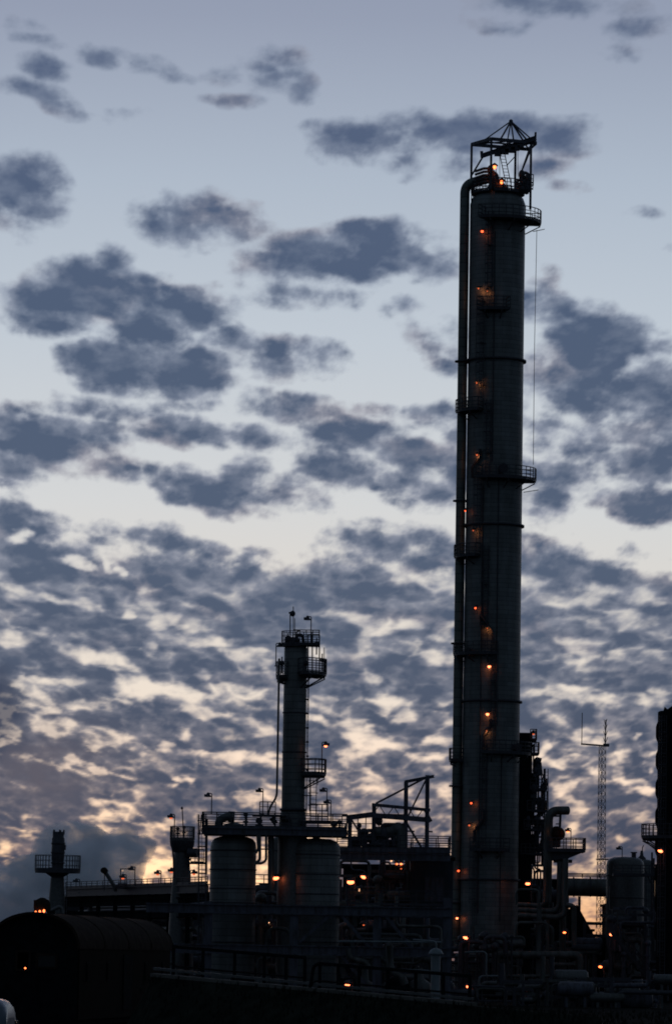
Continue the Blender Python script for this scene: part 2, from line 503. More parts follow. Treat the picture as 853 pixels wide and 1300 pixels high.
def cladding(name, col, pitch=.42, sheets=9, contrast=.35):
    """sheet-metal insulation jacket: horizontal laps, staggered vertical seams, sheets of slightly different tone"""
    m = mat(name, col, .5, .35, .18, 1.2, 0, True, (.85, .85, .82))
    nt = m.node_tree; L = nt.links
    N = lambda t, **k: (lambda n: ([setattr(n, a, b) for a, b in k.items()], n)[1])(nt.nodes.new(t))
    bs = next(n for n in nt.nodes if n.type == 'BSDF_PRINCIPLED')
    base = bs.inputs['Base Color'].links[0].from_socket
    tc = N('ShaderNodeTexCoord'); sp_ = N('ShaderNodeSeparateXYZ'); L.new(tc.outputs['Object'], sp_.inputs[0])
    def MM(op, a, b=None):
        n = N('ShaderNodeMath', operation=op)
        for i, x in enumerate((a, b)):
            if x is None: continue
            if isinstance(x, (int, float)): n.inputs[i].default_value = x
            else: L.new(x, n.inputs[i])
        return n.outputs[0]
    zz = MM('DIVIDE', sp_.outputs[2], pitch)
    row = MM('FLOOR', zz); fz = MM('FRACT', zz)
    an = MM('MULTIPLY', MM('ARCTAN2', sp_.outputs[1], sp_.outputs[0]), sheets / (2 * PI))
    an = MM('ADD', an, MM('MULTIPLY', row, .5))
    colm = MM('FLOOR', an); fa = MM('FRACT', an)
    cb = N('ShaderNodeCombineXYZ'); L.new(row, cb.inputs[0]); L.new(colm, cb.inputs[1])
    wn = N('ShaderNodeTexWhiteNoise', noise_dimensions='2D'); L.new(cb.outputs[0], wn.inputs['Vector'])
    tone = MM('ADD', MM('MULTIPLY', wn.outputs['Value'], contrast), 1 - contrast / 2)
    lap = MM('SUBTRACT', 1.0, MM('MULTIPLY', MM('LESS_THAN', fz, .14), .34))
    seam = MM('SUBTRACT', 1.0, MM('MULTIPLY', MM('LESS_THAN', fa, .03), .3))
    k = MM('MULTIPLY', MM('MULTIPLY', tone, lap), seam)
    mx = N('ShaderNodeVectorMath', operation='SCALE'); L.new(base, mx.inputs[0]); L.new(k, mx.inputs['Scale'])
    L.new(mx.outputs[0], bs.inputs['Base Color'])
    bp = N('ShaderNodeBump'); bp.inputs['Strength'].default_value = .5; bp.inputs['Distance'].default_value = .03
    L.new(lap, bp.inputs['Height']); L.new(bp.outputs[0], bs.inputs['Normal'])
    return m

def emit(name, col, strength):
    m = bpy.data.materials.new(name); m.use_nodes = True
    nt = m.node_tree; nt.nodes.clear()
    e = nt.nodes.new('ShaderNodeEmission'); o = nt.nodes.new('ShaderNodeOutputMaterial')
    # the lamp burns hotter at its core
    tc = nt.nodes.new('ShaderNodeTexCoord'); nz = nt.nodes.new('ShaderNodeTexNoise'); nz.inputs['Scale'].default_value = 4
    mr = nt.nodes.new('ShaderNodeMapRange'); mr.inputs[3].default_value = strength * .6; mr.inputs[4].default_value = strength * 1.4
    nt.links.new(tc.outputs['Object'], nz.inputs[0]); nt.links.new(nz.outputs[0], mr.inputs[0]); nt.links.new(mr.outputs[0], e.inputs[1])
    e.inputs[0].default_value = (*col, 1)
    nt.links.new(e.outputs[0], o.inputs[0])
    return m

m_clad = cladding('grey_cladding', (.245, .275, .30), contrast=.26)
m_clad2 = cladding('pale_cladding', (.215, .235, .25), .55, 7, .25)
m_pipeclad = cladding('pipe_cladding', (.21, .25, .25), .9, 1)
m_steel = mat('dark_painted_steel', (.085, .09, .115), .55, .3, .3, 4)
m_blue = mat('blue_grey_painted_steel', (.13, .145, .20), .55, .2, .3, 3, 0, True)
m_galv = mat('galvanised_steel', (.16, .17, .18), .5, .6, .25, 5)
m_pipe = mat('grey_pipe', (.15, .165, .175), .5, .3, .3, 2, 0, True)
m_pale = mat('pale_painted_pipe', (.30, .36, .42), .45, .1, .15, 2, 0, True, (.8, .8, .75))
m_conc = mat('concrete', (.17, .165, .155), .9, 0, .25, 1.5, .3)
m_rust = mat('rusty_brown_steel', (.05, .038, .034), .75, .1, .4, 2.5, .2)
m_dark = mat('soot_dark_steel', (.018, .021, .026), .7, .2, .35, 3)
m_panel = mat('blue_panel_siding', (.07, .095, .125), .6, .1, .2, .8, 0, True, (.8, .8, .8))
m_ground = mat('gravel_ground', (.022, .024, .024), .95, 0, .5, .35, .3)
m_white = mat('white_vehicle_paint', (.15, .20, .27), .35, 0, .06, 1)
m_glass = mat('dim_window_glass', (.02, .025, .03), .25, 0, .1, 1)
m_void = mat('unlit_window', (.008, .009, .01), .6, 0, .1, 1)
m_rubber = mat('tyre_rubber', (.02, .02, .02), .8, 0, .2, 5)
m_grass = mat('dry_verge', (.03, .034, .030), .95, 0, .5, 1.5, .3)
m_mast = mat('mast_paint', (.16, .17, .19), .5, .4, .2, 3)
m_lit = emit('sodium_lamp_glow', (1, .19, .07), 5.4)
for m_ in (m_dark, m_rust, m_void, m_ground, m_grass):
    for n_ in m_.node_tree.nodes:
        if n_.type == 'BSDF_PRINCIPLED': n_.inputs['IOR'].default_value = 1.03; n_.inputs['Metallic'].default_value = 0
m_red = emit('red_lamp_glow', (1, .10, .03), 3.2)
m_lampc = emit('orange_lamp_glow', (1, .17, .045), 5)
m_dim = emit('dim_lamp_glow', (1, .17, .06), .9)
m_tiny = emit('pale_lamp_glow', (1, .50, .25), 2.2)
# ------------------------------------------------------------------ world light
world = bpy.data.worlds.new('World')
scene.world = world
world.use_nodes = True
NT = world.node_tree; NT.nodes.clear(); LK = NT.links
def nd(t, **kw):
    n = NT.nodes.new(t)
    for k, v in kw.items(): setattr(n, k, v)
    return n
def put(sock, v):
    if isinstance(v, bpy.types.NodeSocket): LK.new(v, sock)
    else: sock.default_value = v
def M(op, a, b=None, c=None, clamp=False):
    n = nd('ShaderNodeMath', operation=op, use_clamp=clamp)
    put(n.inputs[0], a)
    if b is not None: put(n.inputs[1], b)
    if c is not None: put(n.inputs[2], c)
    return n.outputs[0]
def SS(x, a, b, lo=0.0, hi=1.0):
    n = nd('ShaderNodeMapRange', interpolation_type='SMOOTHSTEP')
    put(n.inputs[0], x)
    for i, q in enumerate((a, b, lo, hi)): n.inputs[i + 1].default_value = q
    return n.outputs[0]
def MIX(f, a, b, blend='MIX'):
    n = nd('ShaderNodeMix', data_type='RGBA', blend_type=blend)
    put(n.inputs[0], f); put(n.inputs[6], a); put(n.inputs[7], b)
    return n.outputs[2]
tcw = nd('ShaderNodeTexCoord')
sepw = nd('ShaderNodeSeparateXYZ'); LK.new(tcw.outputs['Generated'], sepw.inputs[0])
azn = M('MULTIPLY', M('ARCTAN2', sepw.outputs[0], sepw.outputs[1]), 54.0)
eln = M('MULTIPLY', M('ARCSINE', sepw.outputs[2]), 54.0)
# height ramp of the clear evening sky (fitted to clear_sky above); 0..16 units is the lowest 17 degrees
rp = nd('ShaderNodeValToRGB'); put(rp.inputs[0], M('DIVIDE', M('ADD', eln, .5), 24.0, clamp=True))
_el = lambda v: P_of(426, v)[1]
st = [(_el(1215), (196,140,105)), (_el(1160), (236,186,142)), (_el(1100), (248,214,176)), (_el(1000), (246,224,203)), (_el(880), (226,220,210)),
      (_el(760), (211,211,207)), (_el(640), (203,210,214)), (_el(430), (186,199,211)), (_el(230), (168,183,200)), (_el(20), (143,155,177)), (_el(-400), (112,126,154)), (23.4, (90,104,136))]
while len(rp.color_ramp.elements) < len(st): rp.color_ramp.elements.new(.5)
for e, (y, c) in zip(rp.color_ramp.elements, st):
    e.position = (y + .5) / 24; e.color = lin(c)
base = rp.outputs[0]
gx, gy = P_of(200, 1120)
g1 = M('DIVIDE', M('SUBTRACT', azn, gx), 2.6); g2 = M('DIVIDE', M('SUBTRACT', eln, gy), .75)
gl = M('POWER', 2.71828, M('MULTIPLY', M('ADD', M('MULTIPLY', g1, g1), M('MULTIPLY', g2, g2)), -1.0))
base = MIX(1.0, base, MIX(gl, (0, 0, 0, 1), (.42, .25, .12, 1)), 'ADD')
# the Nishita sky of a sun just at the horizon carries part of the colour
skt = nd('ShaderNodeTexSky', sky_type='NISHITA')
skt.sun_disc = False
skt.sun_elevation = R(1.5)
skt.sun_rotation = R(-2.4)
skt.altitude = 20
base = MIX(1.0, base, MIX(1.0, skt.outputs[0], (.004, .004, .005, 1), 'MULTIPLY'), 'ADD')
# dusk: darker overhead, on the side away from the afterglow and below the horizon
fall = SS(sepw.outputs[1], .55, .975, 0.0, 1.0)
base = MIX(fall, (.033, .046, .062, 1), base)
lowf = SS(eln, -1.5, -.1, .04, 1.0)
base = MIX(1.0, base, MIX(lowf, (0, 0, 0, 1), (1, 1, 1, 1)), 'MULTIPLY')
bg = nd('ShaderNodeBackground'); put(bg.inputs[0], base); bg.inputs[1].default_value = 1.0
wo = nd('ShaderNodeOutputWorld'); LK.new(bg.outputs[0], wo.inputs[0])

# weak, warm, low sun behind the cloud bank
sd = bpy.data.lights.new('sun', 'SUN'); sd.energy = .25; sd.angle = R(6); sd.color = (1, .5, .3)
sun = bpy.data.objects.new('sun', sd); COLL.objects.link(sun)
sdir = Vector((math.sin(R(-2.4)) * math.cos(R(1.5)), math.cos(R(-2.4)) * math.cos(R(1.5)), math.sin(R(1.5))))
sun.rotation_euler = sdir.to_track_quat('Z', 'Y').to_euler()

# ------------------------------------------------------------------ cloud layer on the sky dome
def axis(fine0, fine1, step, lo, hi, coarse):
    mid = np.arange(fine0, fine1 + step * .5, step)
    def run(a, b):
        out, s, x = [], step, a
        sg = 1 if b > a else -1
        while (b - x) * sg > 0:
            s = min(coarse, s * 1.25); x += s * sg
            out.append(x if (b - x) * sg > 0 else b)
        return out
    return np.array(run(mid[0], lo)[::-1] + list(mid) + run(mid[-1], hi))
ax_ = axis(-4.75, 4.75, .017, -84, 84, 1.2)
ay_ = axis(-.1, 12.6, .017, -1.0, 70, 1.2)
GX, GY = np.meshgrid(ax_, ay_)
ccol, calp = clouds(GX, GY)
calp = calp * sstep(GY, -1.0, -.6) * sstep(-GY, -70, -40) * sstep(84 - np.abs(GX), 0, 20)
ccol = ccol * (.25 + .75 * sstep(np.cos(GX / 54) * np.cos(GY / 54), .1, .9))[..., None]
RD = 20000.0
aa, ee = GX / 54, GY / 54
pts = np.stack([np.sin(aa) * np.cos(ee), np.cos(aa) * np.cos(ee), np.sin(ee)], -1).reshape(-1, 3) * RD
nx, ny = len(ax_), len(ay_)
ii = (np.arange(ny - 1)[:, None] * nx + np.arange(nx - 1)[None, :]).ravel()
quads = np.stack([ii, ii + nx, ii + nx + 1, ii + 1], -1).astype(np.int32)
me = bpy.data.meshes.new('sky')
me.vertices.add(len(pts)); me.vertices.foreach_set('co', pts.astype(np.float32).ravel())
me.loops.add(quads.size); me.loops.foreach_set('vertex_index', quads.ravel())
me.polygons.add(len(quads)); me.polygons.foreach_set('loop_start', np.arange(0, quads.size, 4, dtype=np.int32))
me.update(calc_edges=True)
at = me.color_attributes.new('cloud', 'FLOAT_COLOR', 'POINT')
at.data.foreach_set('color', np.concatenate([ccol.reshape(-1, 3), calp.reshape(-1, 1)], -1).astype(np.float32).ravel())
sky = bpy.data.objects.new('sky', me); COLL.objects.link(sky)
sky['kind'] = 'structure'
ms = bpy.data.materials.new('cloud_layer'); ms.use_nodes = True
nt = ms.node_tree; nt.nodes.clear()
o_ = nt.nodes.new('ShaderNodeOutputMaterial'); mx = nt.nodes.new('ShaderNodeMixShader'); tr = nt.nodes.new('ShaderNodeBsdfTransparent'); em = nt.nodes.new('ShaderNodeEmission')
va = nt.nodes.new('ShaderNodeAttribute'); va.attribute_name = 'cloud'
nt.links.new(va.outputs['Color'], em.inputs[0]); nt.links.new(va.outputs['Alpha'], mx.inputs[0])
nt.links.new(tr.outputs[0], mx.inputs[1]); nt.links.new(em.outputs[0], mx.inputs[2]); nt.links.new(mx.outputs[0], o_.inputs[0])
ms.cycles.emission_sampling = 'NONE'
me.materials.append(ms)
scene.cycles.transparent_max_bounces = 16

# ------------------------------------------------------------------ ground
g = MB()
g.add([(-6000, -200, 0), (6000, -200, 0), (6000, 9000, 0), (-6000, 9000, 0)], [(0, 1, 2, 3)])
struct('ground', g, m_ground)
# ================================================================== tall column
def pol(c, r, a, z):
    a = R(a)
    return Vector((c[0] + r * math.cos(a), c[1] + r * math.sin(a), z))

def arc_pts(c, r, a0, a1, z, n=None):
    n = n or max(3, int(abs(a1 - a0) / 12))
    return [pol(c, r, a0 + (a1 - a0) * i / n, z) for i in range(n + 1)]

def arc_platform(parent, c, r0, r1, a0, a1, z, h=1.1, bracket=True, thick=.14, mt=None):
    """curved walkway bolted to a column: deck and brackets, with its railing as sub-part"""
    mt = mt or m_steel
    deck = MB()
    n = max(4, int(abs(a1 - a0) / 9))
    ins, out = arc_pts(c, r0, a0, a1, z, n), arc_pts(c, r1, a0, a1, z, n)
    lo = Vector((0, 0, thick))
    for i in range(n):
        deck.add([ins[i], out[i], out[i + 1], ins[i + 1], ins[i] - lo, out[i] - lo, out[i + 1] - lo, ins[i + 1] - lo],
                 [(0, 1, 2, 3), (7, 6, 5, 4), (1, 5, 6, 2), (0, 3, 7, 4)])
    for e in (0, n):
        deck.add([ins[e], out[e], out[e] - lo, ins[e] - lo], [(0, 1, 2, 3)])
    if bracket:
        k = max(2, int(abs(a1 - a0) / 38) + 1)
        for i in range(k):
            a = a0 + (a1 - a0) * (i + .5) / k
            p, q = pol(c, r0, a, z - thick), pol(c, r1 - .08, a, z - thick)
            b = pol(c, r0, a, z - thick - (r1 - r0) * .62)
            deck.bar(p - Vector((0, 0, .08)), q - Vector((0, 0, .08)), .1, .16)
            deck.bar(b, q - Vector((0, 0, .2)), .09)
    d = part('platform', deck, mt, parent)
    rl = MB().rail([ins[0]] + out + [ins[-1]] if abs(a1 - a0) < 355 else out, h, r=.036 if r1 > 2 else .02, step=1.0)
    part('railing', rl, mt, d)
    return d

def vent_ring(mb, c, r, z, w=.28, t=.22, n=40):
    """stiffening ring"""
    mb.lathe(c, [(r - .02, z - t / 2), (r + w, z - t / 2), (r + w, z + t / 2), (r - .02, z + t / 2)], n)

def wall_lamp(parent, c, rad, u, v, D, power, m, rr=.11, label=None):
    """shaded bulkhead lamp on the shell of a column"""
    p = W(u, v, D)
    dx = max(-rad * .97, min(rad * .97, p.x - c[0]))
    y = c[1] - math.sqrt(rad * rad - dx * dx)
    n = Vector((dx, y - c[1], 0)).normalized()
    b = Vector((c[0] + dx, y, p.z))
    o = b + n * .55
    mb = MB().bar(b + Vector((0, 0, .25)), o + Vector((0, 0, .25)), .07)
    mb.lathe((o.x, o.y), [(.05, o.z + .28), (.10, o.z + .22), (.26, o.z + .08), (.24, o.z + .07)], 10)
    h = part('wall_lamp', mb, m_steel, parent, label)
    part('bulb', MB().ball(o, rr, rr, rr * 1.0, 8, 6), m, h)
    glow_light(parent, o - Vector((0, 0, .12)), power)
    return h

DT = 400.0
b0 = W(619.6, 1200, DT)
TC = (b0.x, DT)
TR = 2.63
z_of = lambda u, v, D: W(u, v, D).z
ZT = z_of(632, 248, DT)
tall = thing('distillation_column', 'very tall grey banded column with roofed lifting frame on its top', 'column', (TC[0], TC[1], 0))
sh = MB()
prof = [(TR + .08, 0), (TR + .06, 20), (TR, 60), (TR, ZT - .9), (TR - .2, ZT - .35), (TR - .7, ZT + .1), (TR - 1.5, ZT + .35), (.3, ZT + .45)]
# many rings so that the jacket stays straight
sh.lathe(TC, prof, 64)
part('shell', sh, m_clad, tall)
for u, v in ((632, 459), (627, 668), (624, 891), (621, 1117)):
    rg = MB(); vent_ring(rg, TC, TR, z_of(u, v, DT), .27, .2)
    part('stiffening_ring', rg, m_steel, tall)
# platforms: (deck centre u, deck v, angle from, angle to, outer radius)
PL = [(633, 283, -118, 12, 4.15, 'x'), (627, 398, -122, -72, 3.75, 'x'), (629, 524, -178, -118, 3.75, 'x'), (627, 610, -118, 4, 3.95, 'x'),
      (625, 708, -180, -120, 3.7, 'x'), (624, 832, -178, -84, 3.65, 'x'), (621, 957, -108, -5, 3.75, 'x'), (622, 966, -196, -165, 3.9, 'x'), (620, 1080, -122, -62, 3.7, 'x')]
for u, v, a0, a1, r1, _ in PL:
    arc_platform(tall, TC, TR, r1, a0, a1, z_of(u, v, DT))
# caged ladders between them: (u, top v, bottom v)
for u0, vt, vb in ((623, 290, 396), (612, 402, 520), (620, 528, 606), (608, 616, 704), (616, 712, 826), (626, 838, 950), (613, 962, 1074), (601, 1086, 1175)):
    zt_, zb_ = z_of(u0, vt, DT) + 1.2, z_of(u0, vb, DT)
    uc = 619.6 + (1200 - (vt + vb) / 2) * math.tan(ROLL)
    dx = (u0 - uc) / (FPX / DT)
    a = -90 + math.degrees(math.asin(max(-.95, min(.95, dx / (TR + .3)))))
    n = Vector((math.cos(R(a)), math.sin(R(a)), 0))
    lb = MB().ladder(pol(TC, TR + .25, a, zb_), pol(TC, TR + .25, a, zt_), (-n.y, n.x, 0), cage=n)
    for z in np.arange(zb_ + 2, zt_, 4.0):
        lb.bar(pol(TC, TR, a, z), pol(TC, TR + .25, a, z), .5, .06)
    part('ladder', lb, m_steel, tall)
# conduit and small pipes clipped down the face
cd = MB()
for u0, v0, v1 in ((628, 300, 590), (631, 600, 940), (610, 620, 1160), (634, 960, 1170)):
    uc = 619.6 + (1200 - (v0 + v1) / 2) * math.tan(ROLL)
    a = -90 + math.degrees(math.asin((u0 - uc) / (FPX / DT) / TR))
    cd.cyl(pol(TC, TR + .09, a, z_of(u0, v1, DT)), pol(TC, TR + .09, a, z_of(u0, v0, DT)), .06, 6)
part('conduit', cd, m_steel, tall)
# slanting stub ladders / jumper pipes beside the balconies
for (u0, v0, u1, v1) in ((612, 784, 626, 806), (603, 1056, 614, 1040), (603, 596, 612, 584), (614, 936, 622, 925)):
    def onsh(u, v):
        uc = 619.6 + (1200 - v) * math.tan(ROLL)
        a = -90 + math.degrees(math.asin((u - uc) / (FPX / DT) / TR))
        return pol(TC, TR + .3, a, z_of(u, v, DT))
    part('jumper_pipe', MB().tube([onsh(u0, v0 + 14), onsh(u0, v0), onsh(u1, v1), onsh(u1, v1 + (14 if v1 > v0 else -10))], .14, 8), m_steel, tall)
# manways and nozzles
for u, v in ((638, 600), (600, 832), (652, 952)):
    uc = 619.6 + (1200 - v) * math.tan(ROLL)
    a = -90 + math.degrees(math.asin((u - uc) / (FPX / DT) / TR))
    z = z_of(u, v, DT) + .1
    part('manway', MB().cyl(pol(TC, TR - .1, a, z), pol(TC, TR + .45, a, z), .38, 16).cyl(pol(TC, TR + .45, a, z), pol(TC, TR + .55, a, z), .46, 16), m_steel, tall)
LAMPS = [(614, 300, 14, m_red, .17), (610, 372, 16, m_dim, .10), (619, 376, 10, m_dim, .07), (608, 491, 15, m_dim, .10), (608, 582, 22, m_dim, .13), (596, 651, 5, m_red, .09), (604, 677, 13, m_dim, .1),
         (606, 775, 7, m_red, .12), (618, 801, 14, m_dim, .07), (620, 849, 34, m_lit, .20), (618, 909, 34, m_lit, .20), (617, 930, 14, m_dim, .06), (601, 1021, 8, m_red, .12), (599, 1049, 16, m_dim, .14), (588, 1106, 8, m_red, .14), (586.5, 1166, 10, m_lit, .14)]
for u, v, pw, m, rr in LAMPS:
    wall_lamp(tall, TC, TR, u, v, DT, pw * (1.7 if m is m_dim else .8), m, rr * (.65 if m is m_dim else .78))
# crown of the column: access deck, valves, relief gear
zd = z_of(640, 246, DT)
arc_platform(tall, TC, .3, 2.55, -100, 250, zd, bracket=False)
ck = MB()
def w400(u, v, dy=0):
    return W(u, v, DT + dy)
ck.lathe(TC, [(.8, ZT - .2), (.8, zd + .5), (1.0, zd + .5), (1.0, zd + .7), (.1, zd + .9)], 20)
for (u, v, rx, rz) in ((627, 228, .5, .8), (622, 216, .3, .5), (662, 222, .32, .5), (661, 240, .55, .5), (668, 238, .35, .7), (655, 244, .4, .4), (632, 238, .8, .6), (664, 232, .4, .35), (669, 226, .25, .4)):
    p = w400(u, v, -1.2)
    ck.ball(p, rx, rx, rz, 10, 7)
    ck.cyl((p.x, p.y, zd - .2), p, .14, 8)
ck.tube(bend([w400(664, 246), w400(664, 218), w400(672, 222), w400(672, 240)], .4), .16, 8)
ck.tube(bend([w400(656, 246, -1), w400(656, 228, -1), w400(668, 228, -1)], .4), .14, 8)
for du, dv in ((661, 228), (666, 230), (659, 234), (670, 232), (664, 236), (625, 222), (630, 232)):
    p = w400(du, dv, -1.0 - (du % 3) * .3)
    ck.box(p, (.35, .5, .3)); ck.bar(p - Vector((.5, 0, 0)), p + Vector((.5, 0, 0)), .1)
ck.rail([w400(666, 240, -1.6), w400(676, 241, -1.2), w400(676, 241, .5)], .95, .03)
ck.rail([w400(671, 236, -.6), w400(676.5, 236, -.6)], 1.1, .04)
part('relief_valves', ck, m_steel, tall)
# skirt flange and lower stub nozzles
sk = MB(); vent_ring(sk, TC, TR + .06, .4, .3, .3)
part('base_ring', sk, m_conc, tall)
# floodlights on the crown
for (u, v, m, pw, lab) in ((627.5, 212, m_tiny, 30, None), (636.5, 231, m_lit, 40, None)):
    p = w400(u, v, -2.2)
    mb = MB().bar((p.x + .15, p.y + .4, zd), (p.x + .15, p.y + .4, p.z + .2), .07).lathe((p.x, p.y + .1), [(.05, p.z + .42), (.34, p.z + .2), (.34, p.z + .12)], 10)
    h = part('floodlight', mb, m_steel, tall)
    part('bulb', MB().ball(p, .15, .15, .2, 8, 6), m_lampc, h)
    glow_light(tall, p + Vector((0, -.2, 0)), pw * .35)
# small brackets poking out under the side balconies
for u0, u1, v in ((664, 683, 622), (676, 691, 291)):
    part('bracket_arm', MB().bar(w400(u0, v + 3), w400(u1, v), .06), m_steel, tall)

# ---- lifting frame
za, zb = z_of(599, 182, DT), 0
lf_c = Vector((TC[0], TC[1], zd))
lift = thing('lifting_frame', 'open steel hoist frame with peaked roof truss above the tall column', 'frame', lf_c)
a_ = Vector((w400(598.5, 200).x, DT + .6, 0)); b_ = Vector((w400(622, 200).x, DT - 2.4, 0))
c_ = Vector((w400(673, 200).x, DT - .9, 0)); d_ = Vector((w400(655, 200).x, DT + 2.1, 0))
ztop = z_of(600, 182, DT)
UZ = Vector((0, 0, 1))
for q, zlow in ((a_, z_of(599, 234, DT)), (b_, zd), (c_, z_of(672, 268, DT)), (d_, zd)):
    part('post', MB().bar(q + UZ * zlow, q + UZ * ztop, .22), m_blue, lift)
fr = MB()
T = lambda q, z=0: q + UZ * (ztop + z)
a2, b2, c2, d2 = T(a_), T(b_), T(c_ + (c_ - b_) * .12), T(d_ + (d_ - a_) * .30)
for p, q in ((a2, b2), (b2, c2), (c2, d2), (d2, a2)): fr.bar(p, q, .22, .3)
m1, m2 = (a2 + d2) / 2, (b2 + c2) / 2
fr.bar(m1, m2, .14); fr.bar(a2, m2, .1); fr.bar(m1, c2, .1); fr.bar(T(d_), T(c_), .16); fr.bar(T(a_.lerp(b_, .5)), T(d_.lerp(c_, .5)), .14)
part('top_frame', fr, m_blue, lift)
rt = MB()
apex = Vector((w400(648, 155).x, DT - .4, z_of(648, 155, DT)))
for q in (a2.lerp(b2, .55), b2.lerp(c2, .2), c2, d2, m1.lerp(m2, .5), m2, d2.lerp(c2, .5)): rt.bar(apex, q, .12)
rt.ball(apex, .2)
part('roof_truss', rt, m_blue, lift)
br = MB()
br.bar(a_ + UZ * z_of(600, 222, DT), w400(612, 200), .13)
br.bar(c_ + UZ * (ztop - .6), c_.lerp(d_, .6) + UZ * z_of(663, 216, DT), .12)
br.bar(w400(660, 222, 0), w400(671, 190, 0), .12)
br.bar(w400(643, 210, 0), w400(654, 198, 0), .09)
for u in (634, 654.5, 657): br.bar(w400(u, 192, -.5), w400(u, 243, -.5), .05)
part('brace', br, m_blue, lift)
mr = MB()
p0, p1 = w400(611, 198, -1.2), w400(680, 175, -1.2)
mr.ibar(p0, p1, .3, .42)
mr.bar(w400(611, 192, -1.2), w400(611.5, 200, -1.2), .28, .3)
mr.bar(w400(679.5, 168, -1.2), w400(679, 181, -1.2), .2, .3)
part('monorail_beam', mr, m_blue, lift)
ho = MB()
for t, s in ((.30, .5), (.42, .62), (.52, .7), (.62, .62), (.72, .45)):
    q = p0.lerp(p1, t); ho.box((q.x, q.y, q.z - .32), (s * 1.3, .6, .55 * s + .12))
part('hoist_trolley', ho, m_steel, lift)
part('ladder', MB().ladder(w400(647, 243, -1.8), w400(636, 190, -1.4), (1, .2, 0), .5, .04), m_steel, lift)

# ---- overhead vapour line
def cen(u, v, D, dy=0): return W(u, v, D + dy)
ohx = W(589.4, 700, DT)
ovh = thing('overhead_pipe', 'long insulated pipe hugging the left side of the tall column', 'pipe', (W(577, 1180, DT).x, DT, 0))
xv = W(577.2, 1180, DT).x - .0
zt_ = z_of(590, 232, DT)
pth = bend([(xv, DT, 4.5), (xv, DT, zt_ - .1), (xv + 1.9, DT - .4, zt_ + .25), (TC[0] - .5, DT - .2, zt_ + .55)], 1.7, 7)
part('pipe_run', MB().tube(pth, .46, 18), m_pipeclad, ovh)
el_ = MB()
for t in (0, .33, .66, 1):
    p = Vector((xv + 1.0, DT - .25, zt_ + .1)).lerp(Vector((TC[0] - .7, DT - .3, zt_ + .75)), t)
for k in range(5):   # ribbed expansion piece beside the crown
    z = z_of(612, 217 + k * 4.2, DT)
    el_.tube([(xv + .9 + .12 * k * 0, DT - 1.2, z - .28), (xv + 1.7, DT - 1.5, z - .05), (xv + 2.75, DT - 1.3, z + .05)], .13, 8)
part('expansion_joint', el_, m_galv, ovh)
for v in (459, 636, 817, 998, 1146):
    z = z_of(584, v, DT)
    k = MB().lathe((xv, DT), [(.44, z - .07), (.74, z - .07), (.74, z + .07), (.44, z + .07)], 20)
    k.bar((xv + .5, DT, z - .1), (TC[0] - TR + .1, DT, z - .1), .2, .2)
    part('guide_bracket', k, m_steel, ovh)
for v in (228, 246, 262, 275, 285, 294):
    z = z_of(597, v + 8, DT)
    part('bracket_arm', MB().box((xv + .85, DT - .3, z), (.55, .3, .22)), m_steel, ovh)
for u in (594.5, 596.5):
    part('riser', MB().cyl((xv + (.62 if u < 595 else .78), DT - .35, z_of(595, 296, DT)), (xv + (.62 if u < 595 else .78), DT - .35, z_of(597, 238, DT)), .05, 6), m_steel, ovh)

# ---- hanging line
q0, q1 = W(681, 292, 398), W(676.5, 590, 398)
cab = MB().tube([q0, q0.lerp(q1, .5) + Vector((-.05, 0, 0)), q1], .028, 5)
solo('hanging_cable', cab, m_steel, 'thin straight cable hanging beside the right edge of the tall column', 'cable', q1)
# ================================================================== lamps
def pole_lamp(u, v, vb, D, lit, label, arm=1, group='pole lamps on the platforms', gap=0.0):
    """floodlight on a thin pole: (u, v) lamp head, vb the foot of the pole"""
    h, f = W(u, v, D), W(u - 4.5 * arm * 0, vb, D)
    px = h.x - arm * .28
    t = thing('pole_lamp', label, 'lamp', (px, D, f.z), group)
    mp = MB().cyl((px, D, f.z), (px, D, h.z + .12), .045, 6)
    mp.tube(bend([(px, D, h.z), (px, D, h.z + .2), (px + arm * .2, D - .05, h.z + .2)], .12), .04, 6)
    mp.cyl((px, D, f.z), (px, D, f.z + .06), .12, 8)
    part('pole', mp, m_steel, t)
    hd = MB().lathe((h.x, D - .1), [(.05, h.z + .27), (.12, h.z + .20), (.15, h.z + .08), (.30, h.z - .06), (.28, h.z - .08)], 10)
    hd.box((h.x + arm * .2, D - .1, h.z + .05), (.2, .18, .16))
    part('lamp_head', hd, m_steel, t)
    if lit:
        p = Vector((h.x, D - .12, h.z - .10))
        part('bulb', MB().ball(p, .13, .13, .10, 8, 6), {1: m_dim, 2: m_lampc, 3: m_lit}[lit], t)
        glow_light(t, p - Vector((0, .25, .1)), {1: 2, 2: 6, 3: 12}[lit])
    return t

def work_lamp(u, v, D, size, power, m, label, tilt=0.0, group='lit work lamps down in the plant'):
    """lit lamp on a bracket arm off a short stanchion: the lens is a tilted ellipsoid under a reflector"""
    p = W(u, v, D)
    t = thing('work_lamp', label, 'lamp', p, group)
    st = MB().bar(p + Vector((.35, .5, -1.6)), p + Vector((.35, .5, .35)), .08).bar(p + Vector((.35, .5, .35)), p + Vector((0, .1, .3)), .07)
    part('bracket', st, m_steel, t)
    part('shade', MB().lathe((p.x, p.y + .05), [(.05, p.z + .34), (.16, p.z + .28), (.34, p.z + .12), (.32, p.z + .10)], 12), m_steel, t)
    b = MB().ball((0, 0, 0), size * 1.12, size * .7, size * .66, 12, 8)
    ca, sa = math.cos(R(tilt)), math.sin(R(tilt))
    b.v = [(p.x + x * ca - z * sa, p.y + y - .1, p.z + x * sa + z * ca) for x, y, z in b.v]
    part('bulb', b, m, t)
    glow_light(t, p + Vector((0, -.55, 0)), power, .15)
    return t

